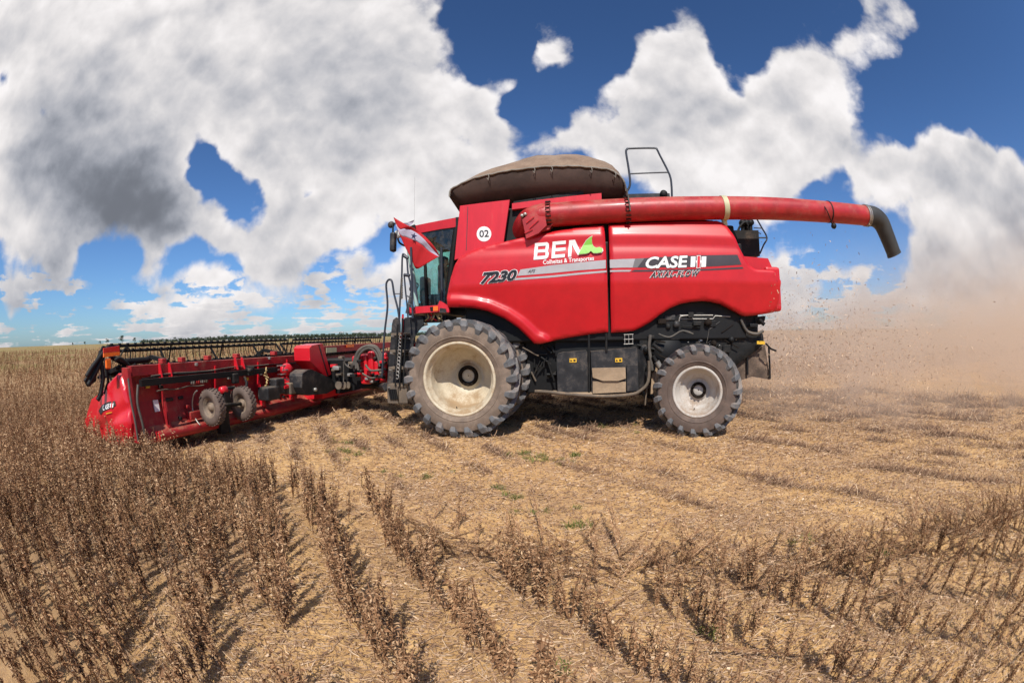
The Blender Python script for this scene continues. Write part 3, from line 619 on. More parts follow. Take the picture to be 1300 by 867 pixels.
# --- wheels
def tyre_mb(R, w_, rr, h, nl, smooth_side=True):
    mb = MB(); b = R-h
    half = [(rr, w_*0.40), (rr+0.02, w_*0.46), (rr+(b-rr)*0.35, w_*0.515), (rr+(b-rr)*0.62, w_*0.52), (rr+(b-rr)*0.84, w_*0.475)]
    mb.lathe([(r, -y) for r, y in half], 72, 1); mb.lathe([(r, y) for r, y in half[::-1]], 72, 1)
    mb.lathe([(half[-1][0], -half[-1][1]), (b-0.01, -w_*0.42), (b, -w_*0.30), (b+0.008, 0), (b, w_*0.30), (b-0.01, w_*0.42), (half[-1][0], half[-1][1])], 72, 2)
    for yy in (-1, 1):                          # moulded rings on the sidewall
        r_ = rr+(b-rr)*0.30; mb.lathe([(r_-.012, yy*w_*0.503), (r_-.005, yy*w_*0.522), (r_+.006, yy*w_*0.524), (r_+.012, yy*w_*0.508)], 72, 1)
    dth = 2*pi/nl
    for s in (-1, 1):
        for k in range(nl):
            th0 = dth*(k+(0.5 if s > 0 else 0)); st_ = [(b-0.135*R/0.98, s*w_*0.506, 0.0, 0.050, 0.006), (b-0.050*R/0.98, s*w_*0.502, 0.03, 0.064, 0.036), (b+h*0.60, s*w_*0.492, 0.08, 0.066, None), (R, s*w_*0.40, 0.20, 0.056, None), (R, s*w_*0.16, 0.66, 0.044, None), (R-.004, -s*w_*0.035, 1.10, 0.036, None)]
            vs = []
            for (r, y, f, hw, pr_) in st_:
                th = th0 + f*dth*1.02; a0 = hw*(R/0.98)*1.25/R; a1 = hw*(R/0.98)*0.78/R
                if pr_ is not None: rb_, yb = r, y-s*0.012; rt_, yt = r, y+s*pr_
                else: rb_, yb = b-0.015, y; rt_, yt = r, y
                for (aa, rr_, yy) in ((-a0, rb_, yb), (-a1, rt_, yt), (a1, rt_, yt), (a0, rb_, yb)):
                    vs.append((rr_*cos(th+aa), yy, rr_*sin(th+aa)))
            fs = []
            for i in range(len(st_)-1):
                for j in range(3):
                    q = (i*4+j, i*4+j+1, (i+1)*4+j+1, (i+1)*4+j); fs.append(q if s < 0 else q[::-1])
            e = len(st_)-1; fs.append((e*4, e*4+1, e*4+2, e*4+3) if s < 0 else (e*4+3, e*4+2, e*4+1, e*4)); fs.append((3, 2, 1, 0) if s < 0 else (0, 1, 2, 3))
            mb.add(vs, fs, 0)
    return mb
def wheel(name, loc, R, w_, rr, h, nl, rimm, side, dish, hubr, tyre_mats, yaw=0.0, nb=10, label=None):
    e = bpy.data.objects.new(name, None); COL.objects.link(e); e.parent = combine; e.location = Vector(loc)-wloc(combine); e.rotation_euler.z = yaw
    if label: e['label'] = label
    def part(mb, nm, m_):
        me = bpy.data.meshes.new(nm); me.from_pydata([tuple(v) for v in mb.v], [], mb.f)
        for q in m_: me.materials.append(q)
        me.polygons.foreach_set('material_index', mb.mi); me.polygons.foreach_set('use_smooth', mb.sm); me.update()
        bm = bmesh.new(); bm.from_mesh(me); bmesh.ops.recalc_face_normals(bm, faces=bm.faces); bm.to_mesh(me); bm.free()
        o = bpy.data.objects.new(nm, me); COL.objects.link(o); o.parent = e; return o
    key = (R, w_, rr)
    if key in WCACHE:
        o = bpy.data.objects.new('tyre', WCACHE[key]); COL.objects.link(o); o.parent = e
    else: WCACHE[key] = part(tyre_mb(R, w_, rr, h, nl), 'tyre', tyre_mats).data
    s = side; y0 = s*w_*0.43
    prof = [(rr+0.012, y0), (rr+0.02, y0+s*0.016), (rr+0.004, y0+s*0.028), (rr-0.022, y0+s*0.022), (rr-0.035, y0-s*0.01), (rr-0.042, y0-s*0.06), (rr-0.075, y0-s*0.085), (rr-0.085, y0-s*0.12), (rr-0.09, y0-s*dish*0.58), (rr-0.14, y0-s*dish*0.68), (rr*0.55, y0-s*dish*0.80), (hubr*1.5, y0-s*dish), (hubr*1.25, y0-s*dish*0.98), (hubr*1.2, y0-s*dish*0.93), (0.01, y0-s*dish*0.93)]
    part(MB().lathe(prof, 64), 'rim', [rimm])
    hb = MB(); yb = y0-s*dish*0.93
    hb.lathe([(hubr*1.05, yb), (hubr*1.05, yb+s*0.02), (hubr*0.66, yb+s*0.025), (hubr*0.62, yb-s*0.08), (hubr*0.3, yb-s*0.09), (hubr*0.28, yb-s*0.04), (0.01, yb-s*0.04)], 32)
    for k in range(nb):
        a = 2*pi*k/nb; c = Vector((hubr*0.86*cos(a), yb, hubr*0.86*sin(a))); hb.tube([c, c+Vector((0, s*0.055, 0))], 0.018, 6)
    part(hb, 'hub', [HUB]); 
    vm = MB(); a = radians(-100); c = Vector(((rr-.09)*cos(a), y0-s*0.14, (rr-.09)*sin(a))); vm.tube([c, c+Vector((-.03*cos(a), s*0.05, -.03*sin(a)))], 0.008, 6)
    part(vm, 'valve', [BLK]); return e
WCACHE = {}
wc = (-1.965, 0, 0.985)
wheel('front_wheel', (wc[0], 7.02, 0.975), 0.99, 0.52, 0.60, 0.066, 22, CREAM, -1, 0.66, 0.175, [RUB, RUBS, RUBG], nb=12, label='outer front dual wheel, dusty black tyre on deep cream rim')
wheel('front_wheel', (wc[0]+.05, 7.92, 1.0), 1.02, 0.56, 0.60, 0.066, 22, CREAM, -1, 0.18, 0.175, [RUB, RUBS, RUBG], label='inner front dual wheel behind the outer one')
wheel('front_wheel', (wc[0]+.05, 2*CL-7.92, 1.0), 1.02, 0.56, 0.60, 0.066, 22, CREAM, 1, 0.18, 0.175, [RUB, RUBS, RUBG])
wheel('front_wheel', (wc[0], 2*CL-7.02, 0.975), 0.99, 0.52, 0.60, 0.066, 22, CREAM, 1, 0.66, 0.175, [RUB, RUBS, RUBG])
wheel('rear_wheel', (1.96, 6.93, 0.735), 0.755, 0.46, 0.40, 0.055, 19, WRIM, -1, 0.27, 0.13, [RUB, RUBB, RUBG], yaw=radians(-19), nb=10, label='near rear steering wheel with pale rim')
wheel('rear_wheel', (1.96, 2*CL-6.93, 0.735), 0.755, 0.46, 0.40, 0.055, 19, WRIM, 1, 0.27, 0.13, [RUB, RUBB, RUBG], yaw=radians(-19))
MB().tube([(wc[0], 7.5, .985), (wc[0], 2*CL-7.5, .985)], 0.16, 16).box((wc[0]-.3, 8.1, .75), (wc[0]+.3, 2*CL-8.1, 1.6), bev=.04).build('front_axle', BLK, combine)
MB().tube([(1.98, 7.15, .74), (1.98, 2*CL-7.15, .74)], 0.09, 14).box((1.8, 7.35, .62), (2.15, 2*CL-7.35, .92), bev=.03).build('rear_axle', BLKD, combine)

# --- chassis between and behind the wheels
ch = MB()
ch.box((-2.35, 7.9, 1.15), (3.0, 2*CL-7.9, 1.6), bev=.03)
ch.box((-1.0, 7.75, 0.62), (1.0, 2*CL-7.75, 1.7), bev=.03)
ch.build('chassis', BLK, combine)
rp = skin('rear_body_plate', [(800,414),(830,400),(845,388),(880,378),(925,378),(950,392),(963,396),(963,421),(969.5,424),(971,437),(937,463),(925,480),(860,480),(800,480)], BLKD, combine, d0=7.62, surf=flatsurf(7.62), step=0.09, depth=0.2)
for P in ([(863,400.5),(905,400.3)], [(863,405),(905,405)], [(905,405),(908,401),(927,402)]): MB().tube(poly_px(P, 7.55), 0.012, 6).build('hydraulic_pipe', STEEL, rp)
MB().tube(smooth_path(poly_px([(862,408),(864,402),(874,400.5),(880,404)], 7.5)), 0.012, 6).build('hydraulic_pipe', STEEL, rp)
MB().tube(smooth_path(poly_px([(901,407),(900,420),(897,436)], 7.55)), 0.006, 5).build('cable', HOSE, rp)
MB().prism(poly_px([(888.5,423),(891.5,423),(891.5,433),(888.5,433)], 7.60), (0, .01, 0)).build('label_plate', WHT, rp)
for k in range(30):
    x, y = random.uniform(835, 960), random.uniform(410, 440); c = at(x, y, 7.61); MB().lathe([(0, -.012), (.014, -.012), (.014, .01)], 6, 0, c).build('bolt_head', STEEL, rp)
for (P, r_) in (([(829,437.5),(841,446.5)], .035), ([(829,452),(836,463)], .032), ([(834,459),(838,466)], .05)):
    MB().tube(poly_px(P, 7.4), r_, 10).build('steering_linkage', BLKD if r_ < .05 else STEEL, combine)
MB().lathe([(0,-.05),(.30,-.05),(.32,0),(.32,.1)], 40, 0, at(846,447,7.62)).build('drive_pulley', BLK, combine)
MB().tube(smooth_path(poly_px([(826,425),(824,440),(826,455),(828,470)], 7.45)), 0.03, 8).build('hydraulic_hose', HOSE, combine)
MB().tube(smooth_path(poly_px([(836,424),(850,428),(866,420),(880,424)], 7.56)), 0.018, 8).build('hydraulic_hose', HOSE, combine)
MB().tube(smooth_path(poly_px([(940,405),(948,420),(960,424),(969,420)], 7.52)), 0.03, 8).build('hydraulic_hose', HOSE, combine)
rb = MB(); rb.prism(poly_px([(958,403),(972,401),(971,407),(966,412),(958,412)], 7.6), (0, .5, 0)); rb.tube(poly_px([(963,405),(970,412)], 7.5), .04, 8); rb.build('tow_bracket', BLK, combine)
MB().prism(poly_px([(961,432.8),(971,433.2),(971,437.3),(961,436.8)], 7.54), (0, .01, 0)).build('warning_label', YEL, combine)
MB().tube(poly_px([(972,436),(979,443),(985.5,445.5)], 7.5), .018, 6).build('tail_rod', BLK, combine)
# straw chute: dusty rubber curtain behind the rear wheel
cu = MB(); cu.prism(poly_px([(932,464),(971,437.5),(977.5,482),(955,478),(930,486)], 7.75), (0, .03, 0)); cu.prism(poly_px([(932,464),(971,437.5),(977.5,482),(955,478),(930,486)], 10.3), (0, .03, 0))
cu.box((2.55, 7.8, .9), (3.2, 10.3, 1.9), bev=.05)
cuo = cu.build('straw_chute', mat('dusty_curtain', (0.085, 0.058, 0.042), 0.9, var=0.4, dust=0.6, dustcol=(0.26, 0.18, 0.125), vscale=3), combine)
for P in ([(948.5,450),(949,476)], [(976,440),(977.5,481)]): MB().tube(poly_px(P, 7.7), .022, 8).build('chute_rod', BLK, cuo)

for k in range(46):
    x = random.uniform(806, 958); y = random.uniform(392, 446) if x > 835 else random.uniform(422, 470)
    if y < 396+abs(x-885)*.16: continue
    c = at(x, y, random.uniform(7.5, 7.6)); q_ = random.random(); m_ = random.choice([BLK, BLKD, BLKD, BLKC, HUB, TANP])
    if q_ < .4: MB().box(c-Vector((random.uniform(.03,.12),.03,random.uniform(.02,.07))), c+Vector((random.uniform(.03,.12),.03,random.uniform(.02,.07))), bev=.01).build('bracket', m_, rp)
    elif q_ < .8:
        a_ = random.uniform(-.6, 1.9); l_ = random.uniform(.1, .35); MB().tube([c, c+Vector((cos(a_)*l_, random.uniform(-.02, .02), sin(a_)*l_*.8))], random.uniform(.008, .025), 7).build('rod', m_, rp)
    else: MB().lathe([(0,-.03),(random.uniform(.03,.09),-.03),(.06,.03)], 14, 0, c).build('pulley', m_, rp)
for k in range(16):
    x = random.uniform(678, 704); y = random.uniform(440, 492); c = at(x, y, random.uniform(7.6, 7.7)); a_ = random.uniform(0, 3); l_ = random.uniform(.1, .4)
    MB().tube([c, c+Vector((cos(a_)*l_, 0, sin(a_)*l_))], random.uniform(.012, .03), 7).build('linkage_rod', random.choice([BLKD, TANP, BLK]), combine)

# toolbox row under the body
bx = MB(); bx.prism(poly_px([(705,428),(823,410),(823,455),(705,452)], 7.66), (0, .4, 0)); bx.build('side_frame_plate', BLK, combine)
b1 = MB(); b1.prism(poly_px([(706.5,455),(708,449.5),(714,447.5),(744,445),(745.5,447),(746.5,497),(711,498.5),(708,496)], 7.38), (0, .5, 0)); b1o = b1.build('tool_box', BLKC, combine)
b2 = MB(); b2.prism(poly_px([(750,446.5),(808,441),(809,441.5),(811,497.5),(751,502)], 7.36), (0, .5, 0)); b2o = b2.build('battery_box', BLKC, combine)
b3 = MB(); b3.add([*poly_px([(809.3,441.5),(811.2,497)], 7.36), *poly_px([(823,483.5),(822,452)], 7.62)], [(0, 1, 2, 3)]); b3.prism(poly_px([(809.3,441.5),(822,452),(823,483.5),(811.2,497)], 7.63), (0, .2, 0)); b3.build('angled_guard_plate', BLKC, combine)
cp = MB(); cp.prism(poly_px([(751.5,467.5),(794,466.5),(794.5,480.5),(785,483.5),(765,483.5),(752.5,479)], 7.29), (0, .065, 0)); cp.build('compartment_lid', DIRT, b2o)
MB().prism(poly_px([(752.5,484),(794.5,484.5),(794.5,497.5),(752.5,499.5)], 7.325), (0, .03, 0)).build('dusty_lower_door', DIRT, b2o)
MB().prism(poly_px([(796,463.5),(809,463.5),(809.5,496),(796,496.5)], 7.30), (0, .05, 0)).build('side_door', BLKC, b2o)
for bo_, (x, y), dd in ((b1o, (727.5,457.5), 7.374), (b2o, (785.5,457.2), 7.354)):
    MB().prism(poly_px([(x-4.5,y-2.6),(x+4.5,y-2.8),(x+4.5,y+2.4),(x-4.5,y+2.6)], dd-.006), (0, .005, 0)).build('warning_label', YEL, bo_)
    MB().prism(poly_px([(x-2.8,y-1.2),(x-.8,y+1.3),(x-3.8,y+1.4)], dd-.010), (0, .003, 0)).build('warning_symbol', BLKL, bo_)
    MB().prism(poly_px([(x+.5,y-1.0),(x+3.2,y-1.1),(x+3.2,y+1.2),(x+.5,y+1.3)], dd-.010), (0, .003, 0)).build('warning_symbol', BLKL, bo_)
gd = MB()
for x in (793, 798, 803): gd.tube(poly_px([(x,424),(x+.3,437)], 7.5), .008, 5)
for y in (425, 431, 437): gd.tube(poly_px([(792,y),(804,y-.6)], 7.5), .008, 5)
gd.build('wire_guard', STEEL, combine)
for x, y0_, y1_ in ((747.5,425,500),(769.5,423,446)): MB().tube(poly_px([(x,y0_),(x+.5,y1_)], 7.34), .02, 8).build('support_rod', BLKD, combine)
MB().tube(smooth_path(poly_px([(679,496.8),(696,497.5),(735,501.5),(770,503),(800,501),(813,496),(823,484),(824,458)], 7.30), 4), .028, 8).build('lower_guard_tube', TANP, combine)
MB().box(at(700,501,7.3)-Vector((0,0,.02)), at(752,500,7.3)+Vector((0,.35,.02)), bev=.01).build('mud_tray', DIRT, combine)
MB().tube(poly_px([(821,490),(819,514)], 7.5), .016, 6).build('brace_rod', TANP, combine)
MB().prism(poly_px([(828,463),(835,463),(833,500),(826,500)], 7.6), (0, .05, 0)).build('brace_plate', DIRT, combine)
inn = MB()
for k in range(7): inn.tube([(random.uniform(-1.0,-.4), 7.8+random.uniform(0,.3), random.uniform(.7,1.2)), (random.uniform(-.6,-.1), 7.8+random.uniform(0,.3), random.uniform(1.1,1.6))], .03, 7)
inn.build('brake_linkage', BLKD, combine)

# --- cab
CD0, CD1 = 8.02, 2*CL-8.02
def cpx(pts, d=CD0): return poly_px(pts, d)
roof = MB(); roof.prism(cpx([(522,288.5),(527,286.5),(581.5,275.8),(581.5,288),(560,290.8),(527,297.2),(519,296)]), (0, CD1-CD0, 0)); ro = roof.build('cab_roof', RED, combine)
MB().prism(cpx([(578.5,276),(584,275.5),(583,292),(578.5,291)], CD0-.02), (0, .06, 0)).build('roof_bracket', BLK, ro)
vis = MB(); vis.prism(cpx([(521,297),(580,287.5),(580,289.5),(521,299)], CD0+.01), (0, CD1-CD0-.02, 0)); vis.build('roof_seal', BLK, ro)
fl = MB(); fl.prism(cpx([(519,392.5),(569,389),(569,398),(519,401)], CD0+.02), (0, CD1-CD0-.04, 0)); fl.build('cab_floor', BLK, combine)
x_fb, x_bk = at(527,389,CD0).x, at(572,385,CD0).x
def post(P, w_=0.055, m_=BLK, name='cab_post', dd=CD0):
    a = MB(); pts = cpx(P, dd); a.tube(pts, w_/2*1.4, 4); a.build(name, m_, combine)
post([(580,289),(577,310),(572,350),(568,388)], .10)
post([(517,297),(521,330),(526,362),(529,389)], .07, PILL, 'cab_front_post')
post([(537,300),(540,340),(542,388)], .05, BLK)
for dd in (CD1,):
    pts = cpx([(580,289),(568,388)]); MB().tube([Vector((p.x, dd, p.z)) for p in pts], .07, 4).build('cab_post', BLK, combine)
    pts = cpx([(517,297),(529,389)]); MB().tube([Vector((p.x, dd, p.z)) for p in pts], .05, 4).build('cab_front_post', PILL, combine)
side_glass = [(518,297),(580,289),(568,389),(530,390)]
MB().prism(cpx(side_glass, CD0+.02), (0, .006, 0)).build('side_window', GLASS, combine)
sg = [Vector((p.x, CD1-.02, p.z)) for p in cpx(side_glass)]
MB().prism(sg, (0, .006, 0)).build('side_window', GLASS, combine)
a, b = cpx([(516.5,297),(528.5,390)]); MB().add([a, b, Vector((b.x, CD1, b.z)), Vector((a.x, CD1, a.z))], [(0, 1, 2, 3)]).build('windscreen', GLASS, combine)
a, b = cpx([(581,290),(569,390)]); MB().prism([a, b, Vector((b.x, CD1-.9, b.z)), Vector((a.x, CD1-.9, a.z))], (.04, 0, 0)).build('rear_cab_wall', INT, combine)
MB().tube(cpx([(560.5,314),(561.5,388)], CD0-.12), .028, 8).tube(cpx([(560.5,316),(568,316)], CD0-.12), .012, 6).build('door_grab_rail', HANDR, combine)
seat = MB(); c = at(552, 372, 8.75)
seat.box((c.x-.30, 8.75, c.z-.18), (c.x+.18, 9.30, c.z-.02), bev=.05); seat.box((c.x+.05, 8.75, c.z-.05), (c.x+.22, 9.30, c.z+.62), bev=.05); seat.box((c.x+.06, 8.9, c.z+.62), (c.x+.2, 9.15, c.z+.82), bev=.04)
seat.build('driver_seat', SEATM, combine)
c2 = at(546, 372, 8.45)
s2 = MB(); s2.box((c2.x-.16, 8.30, c2.z-.22), (c2.x+.28, 8.68, c2.z-.06), bev=.05); s2.box((c2.x-.20, 8.32, c2.z-.2), (c2.x-.04, 8.66, c2.z+.34), bev=.05); s2.build('instructor_seat', SEATM, combine)
con = MB(); con.tube([(c.x-.75, 9.0, 2.2), (c.x-.6, 9.0, 2.75)], .05, 8); con.tube([Vector((c.x-.58+.17*cos(t)*.4, 9.0+.19*sin(t), 2.78+.17*cos(t)*.5)) for t in np.linspace(0, 2*pi, 20)], .016, 6); con.build('steering_wheel', INT, combine)
MB().prism(cpx([(540,296),(574,291),(566,310),(556,312)], 8.5), (0, .4, 0)).build('overhead_console', INT, combine)
MB().prism(cpx([(529,387),(543,379),(566,383),(568,390),(529,391)], CD0+.05), (0, .2, 0)).build('door_sill', INT, combine)
# platform in front of the cab door
pl = MB(); PD = 7.35
pl.prism(poly_px([(519.5,390),(556,387.5),(556,396),(519.5,398.5)], PD), (0, CD0-PD-.02, 0)); plo = pl.build('cab_platform', RED_T, combine)
MB().prism(poly_px([(556,387),(558,382),(562,384),(569.5,389),(570,396.5),(557,396)], PD-.02), (0, .08, 0)).build('platform_bracket', RED_T, plo)
MB().prism(poly_px([(558.5,391),(566,392),(567,396.8),(557.5,396.8)], PD-.03), (0, .008, 0)).build('dark_patch', BLKC, plo)
MB().prism(poly_px([(550,389),(556,388.7),(556,394.5),(550,394.8)], PD-.012), (0, .01, 0)).build('amber_reflector', ORG, plo)
MB().prism(poly_px([(545.5,390),(549.5,389.5),(549.5,394.5),(546.5,395)], PD-.012), (0, .01, 0)).build('black_clip', BLK, plo)
MB().box(at(520,401,7.5)+Vector((.05,0,-.12)), at(566,400,7.5)+Vector((0,.7,.0))).build('platform_underframe', BLK, combine)
for k in range(12):
    x = 540+random.uniform(0, 26); MB().tube(smooth_path([at(x,398,7.5), at(x+random.uniform(-3,3),403,7.45), at(x+random.uniform(-5,5),407,7.5)]), .014, 6).build('wiring_harness', random.choice([HOSE, ROPE, RED_T]), combine)
hr = MB(); hd = 7.15
def hp(P, r_, d=hd): hr.tube(smooth_path(poly_px(P, d), 4), r_, 8)
hp([(485,478),(486.5,450),(488.5,420),(492,389),(490.3,364),(491.5,357.5),(494.5,355),(497.8,358),(500.5,374),(505,392),(507,406)], .020)
hp([(507,405),(508,380),(510,352),(510.8,326),(513,323),(516.5,329),(518,347),(521.5,363),(524.5,392)], .018, 7.2)
hp([(513,348),(515,371),(517,390),(518,404)], .016, 7.2); hp([(521.7,314),(523,360),(524,404)], .022, 7.22)
hp([(500,373),(509,373)], .008, 7.2); hp([(513,349),(520,350)], .03, 7.2); hp([(513,325),(518,328)], .03, 7.2); hp([(516,385),(524,388)], .014, 7.2); hp([(515,375),(522,378)], .012, 7.2)
hro = hr.build('platform_handrail', HANDR, combine)
cw = MB(); cw.tube([at(510+0.6*sin(k*1.7), 353+k*.8, 7.18) for k in range(34)], .018, 6); cw.build('coiled_cable', HOSE, combine)
# ladder
ld = MB(); LDD = 7.1
ld.prism(poly_px([(497.5,412),(499,406),(503,403),(507,405),(508,412),(508,440),(505.5,489),(491.5,489),(494.5,450)], LDD+.25), (0, .03, 0))
ld.prism(poly_px([(511.5,407),(514,403.5),(534,400.5),(537.5,405),(537.5,412),(528,424),(525,432),(523.5,462),(519,489),(508,489),(509,450)], LDD+.35), (0, .03, 0))
lo_ = ld.build('ladder_side_plate', BLKC, combine)
for (x0, x1, y) in ((496,512,424),(494.5,515,445.6),(493,517,467),(491.5,517,489)):
    a = at(x0, y, LDD); b = at(x1, y, LDD); MB().box((a.x, LDD, a.z-.03), (b.x, LDD+.32, a.z+.015), bev=.006).build('ladder_step', TANP, lo_)
    MB().tube([a+Vector((.02, -.02, -.04)), Vector((b.x, LDD+.3, b.z-.09))], .014, 6).build('step_brace', STEEL, lo_)
for P in ([(505,412),(503,450),(502,490)], [(511,404),(509.5,450),(507,492)], [(515,424),(513,470),(512,490)]): MB().tube(smooth_path(poly_px(P, LDD-.02)), .016, 7).build('ladder_rail', BLKD, lo_)
chn = MB()
for k in range(12): c = at(508.5-.4*k, 428+k*4.6, LDD-.03); chn.tube([c+Vector((.03*cos(t), .01, .035*sin(t))) for t in np.linspace(0, 2*pi, 9)], .009, 5)
chn.build('ladder_chain', STEEL, lo_)
bxs = MB(); bxs.box(at(492,512,LDD)-Vector((0,0,0)), at(506,491,LDD)+Vector((-.02,.3,0)), bev=.01); bxs.box(at(506,512,LDD)+Vector((0,0.02,0)), at(516,491,LDD)+Vector((0,.3,0)), bev=.01)
bxs.build('lower_step_box', TANP, lo_)
dk = MB()
for k in range(4): dk.tube(poly_px([(494+k*2.6,494),(496.5+k*2.6,507)], LDD-.012), .022, 6)
dk.build('step_box_slots', BLK, lo_)
MB().tube(poly_px([(511.5,399),(511,412),(510,430)], LDD), .02, 6).build('red_lever', RED, lo_)
MB().tube([at(544,432,7.5)+Vector((.30*cos(t), .02, .30*sin(t))) for t in np.linspace(radians(95), radians(190), 14)], .025, 7).build('fender_strip', TANP, combine)
MB().box(at(519,442,7.6), at(526,434,7.6)+Vector((0,.2,0)), bev=.02).build('red_valve_block', RED, combine)

# mirror, lamps
mr = MB(); mp = at(498, 307, 7.35)
mr.box((mp.x-.055, mp.y-.03, mp.z-.19), (mp.x+.055, mp.y+.12, mp.z+.19), bev=.04, mtx=None); mo = mr.build('side_mirror', BLKC, combine)
MB().tube(smooth_path([mp+Vector((.01,0,.17)), at(499,290,7.35), at(500,284,7.4), at(512,288,7.8), at(524,291,8.05)]), .018, 7).build('mirror_arm', BLK, mo)
MB().lathe([(0,-.05),(.05,-.045),(.07,0),(.05,.06),(0,.08)], 14, 0, at(496.5,285.5,7.4)).build('mirror_joint', BLKC, mo)
wl = MB(); wl.lathe([(0,-.01),(.075,-.01),(.085,.02),(.07,.09),(0,.11)], 18, 0, at(505,297,7.6)); wl.build('work_lamp', LAMP, combine)
MB().tube(smooth_path(poly_px([(505,303),(507,308),(511,311),(514,312)], 7.6)), .02, 7).build('lamp_bracket', BLK, combine)
MB().tube([at(526,287,8.2), at(526.6,225,8.2)], .0022, 5).build('radio_antenna', STEEL, combine)
MB().prism(cpx([(519,288),(526,285),(528,293),(521,297)], CD0-.05), (0, .2, 0)).build('roof_light_pod', BLK, combine)

# --- flag tied to the mirror arm (hangs from the machine: its own thing)
Ls = [[(499.5,276),(508,281),(517,286),(528,291.5),(541,301.5),(551,313),(558,325)],
      [(502,283),(507.5,291),(514,290.5),(525,293.5),(537,302.5),(547,314),(557.8,325.3)],
      [(503,287),(509,299),(516,301.5),(525,305),(535,310.5),(544,318.5),(557,326)],
      [(504,290),(512,309),(518,321),(523.5,332),(529,341.5),(542,334.5),(555,327)]]
def resamp(P, n_):
    SP = smooth_path([Vector((x, y, 0)) for x, y in P], 4); return [SP[int(round(i*(len(SP)-1)/n_))] for i in range(n_+1)]
NF = 24; LL = [resamp(P, NF) for P in Ls]; bands = [(0, 1, 4, 0), (1, 2, 5, 1), (2, 3, 9, 0)]
flag = MB()
def fpt(px, py, i, tt): return at(px, py, 7.28 + .025*sin(i*0.55+tt*1.7) + .006*sin(i*1.9+tt*3))
for (a, b, nr, mi) in bands:
    vs = []; 
    for j in range(nr+1):
        for i in range(NF+1):
            p = LL[a][i].lerp(LL[b][i], j/nr); vs.append(fpt(p.x, p.y, i, a+j/nr))
    flag.add(vs, [(j*(NF+1)+i, (j+1)*(NF+1)+i, (j+1)*(NF+1)+i+1, j*(NF+1)+i+1) for j in range(nr) for i in range(NF)], mi, True)
flap = [(499.3,275.3),(504,279),(510,283.5),(517,283),(526,279.3),(524.5,283),(521,287),(514,287.5),(507,283)]
flag.add([at(x, y, 7.33+.02*(i % 3)) for i, (x, y) in enumerate(flap)], [(0, 1, 8), (1, 2, 7, 8), (2, 3, 6, 7), (3, 4, 5, 6)], 1, False)
fo = flag.build('flag', [FRED, FWHT], label='red and white flag with a dark star, tied to the cab mirror arm', cat='flag')
fm = fo.modifiers.new('thick', 'SOLIDIFY'); fm.thickness = 0.004
sc_ = (525.3, 300.0); MB().add([at(sc_[0]+(4.4 if k % 2 == 0 else 1.7)*sin(k*pi/5+.25), sc_[1]-(4.9 if k % 2 == 0 else 1.9)*cos(k*pi/5+.25), 7.19) for k in range(10)] + [at(*sc_, 7.19)], [(10, (k+1) % 10, k) for k in range(10)]).build('star', FBLU, fo)

# ================================================================ header (part of the machine)
HB = MB(); UR = -6.2
def hz(d): return 1.30 + 0.0*d
NB = [3.42, 9.05, 14.7]
def bar_along(mb, pts, hw, hh, mi=0):           # rectangular bar through points
    for a, b in zip(pts[:-1], pts[1:]):
        a, b = Vector(a), Vector(b); t_ = (b-a).normalized(); s_ = t_.cross(Vector((0, 0, 1))).normalized(); u_ = s_.cross(t_)
        vs = [p + s_*i*hw + u_*j*hh for p in (a, b) for i, j in ((-1, -1), (1, -1), (1, 1), (-1, 1))]
        mb.add(vs, [(0, 1, 5, 4), (1, 2, 6, 5), (2, 3, 7, 6), (3, 0, 4, 7), (3, 2, 1, 0), (4, 5, 6, 7)], mi)
    return mb
zb0, zb1 = 1.29, 1.27
bar_along(HB, [(-6.28, 3.42, 1.285), (-6.28, 8.5, 1.235)], .09, .075)
bar_along(HB, [(-6.28, 8.9, 1.40), (-6.28, 14.7, 1.42)], .09, .085)
# rear wall, leaning forward at the top, and bottom tube
wall = [(-6.32, 1.22), (-6.29, 0.80), (-6.20, 0.42), (-6.03, 0.30)]
for (y0_, y1_) in ((3.42, 8.55), (8.8, 14.7)):
    vs = [(u, y, z) for y in (y0_, y1_) for u, z in wall] + [(u-.04, y, z) for y in (y0_, y1_) for u, z in wall]
    HB.add(vs, [(i, i+1, 4+i+1, 4+i) for i in range(3)] + [(8+i, 12+i, 12+i+1, 8+i+1) for i in range(3)] + [(0, 8, 9, 1), (1, 9, 10, 2), (2, 10, 11, 3), (4, 5, 13, 12), (5, 6, 14, 13), (6, 7, 15, 14)])
HB.box((-6.9, 3.45, .20), (-6.0, 14.65, .28), bev=.01)
header = HB.build('grain_header', RED_H, combine)
MB().tube([(-5.98, 3.72, .29), (-5.98, 8.5, .22)], .085, 18).build('lower_beam_tube', RED_H, header)
MB().tube([(-5.98, 9.3, .25), (-5.98, 14.6, .28)], .085, 18).build('lower_beam_tube', RED_H, header)
MB().lathe([(0, -.004), (.075, -.004), (.085, 0)], 18, 0, (-5.98, 3.715, .29)).build('tube_end_cap', RED_B, header)
tb = bar_along(MB(), [(-6.00, 3.48, 1.115), (-6.00, 7.0, 1.075)], .045, .05)
tbo = tb.build('black_toolbar', BLK, header)
MB().box((-6.06, 3.36, 1.07), (-5.97, 3.47, 1.16), bev=.01).build('toolbar_end', BLKD, tbo) if False else None
for y in (4.05, 5.35, 6.6, 7.6):
    rbm = MB(); rbm.prism([(-6.31, y, 1.25), (-6.16, y, 1.25), (-6.18, y, .9), (-6.03, y, .34), (-6.18, y, .34)], (0, .035, 0)); rbm.build('wall_rib', RED_B if y > 5 else RED_H, header)
for y in (4.1, 4.55, 5.2, 6.0, 7.2):
    MB().box((-6.34, y, 1.36), (-6.20, y+.10, 1.44), bev=.01).build('beam_bracket', RED_H, header)
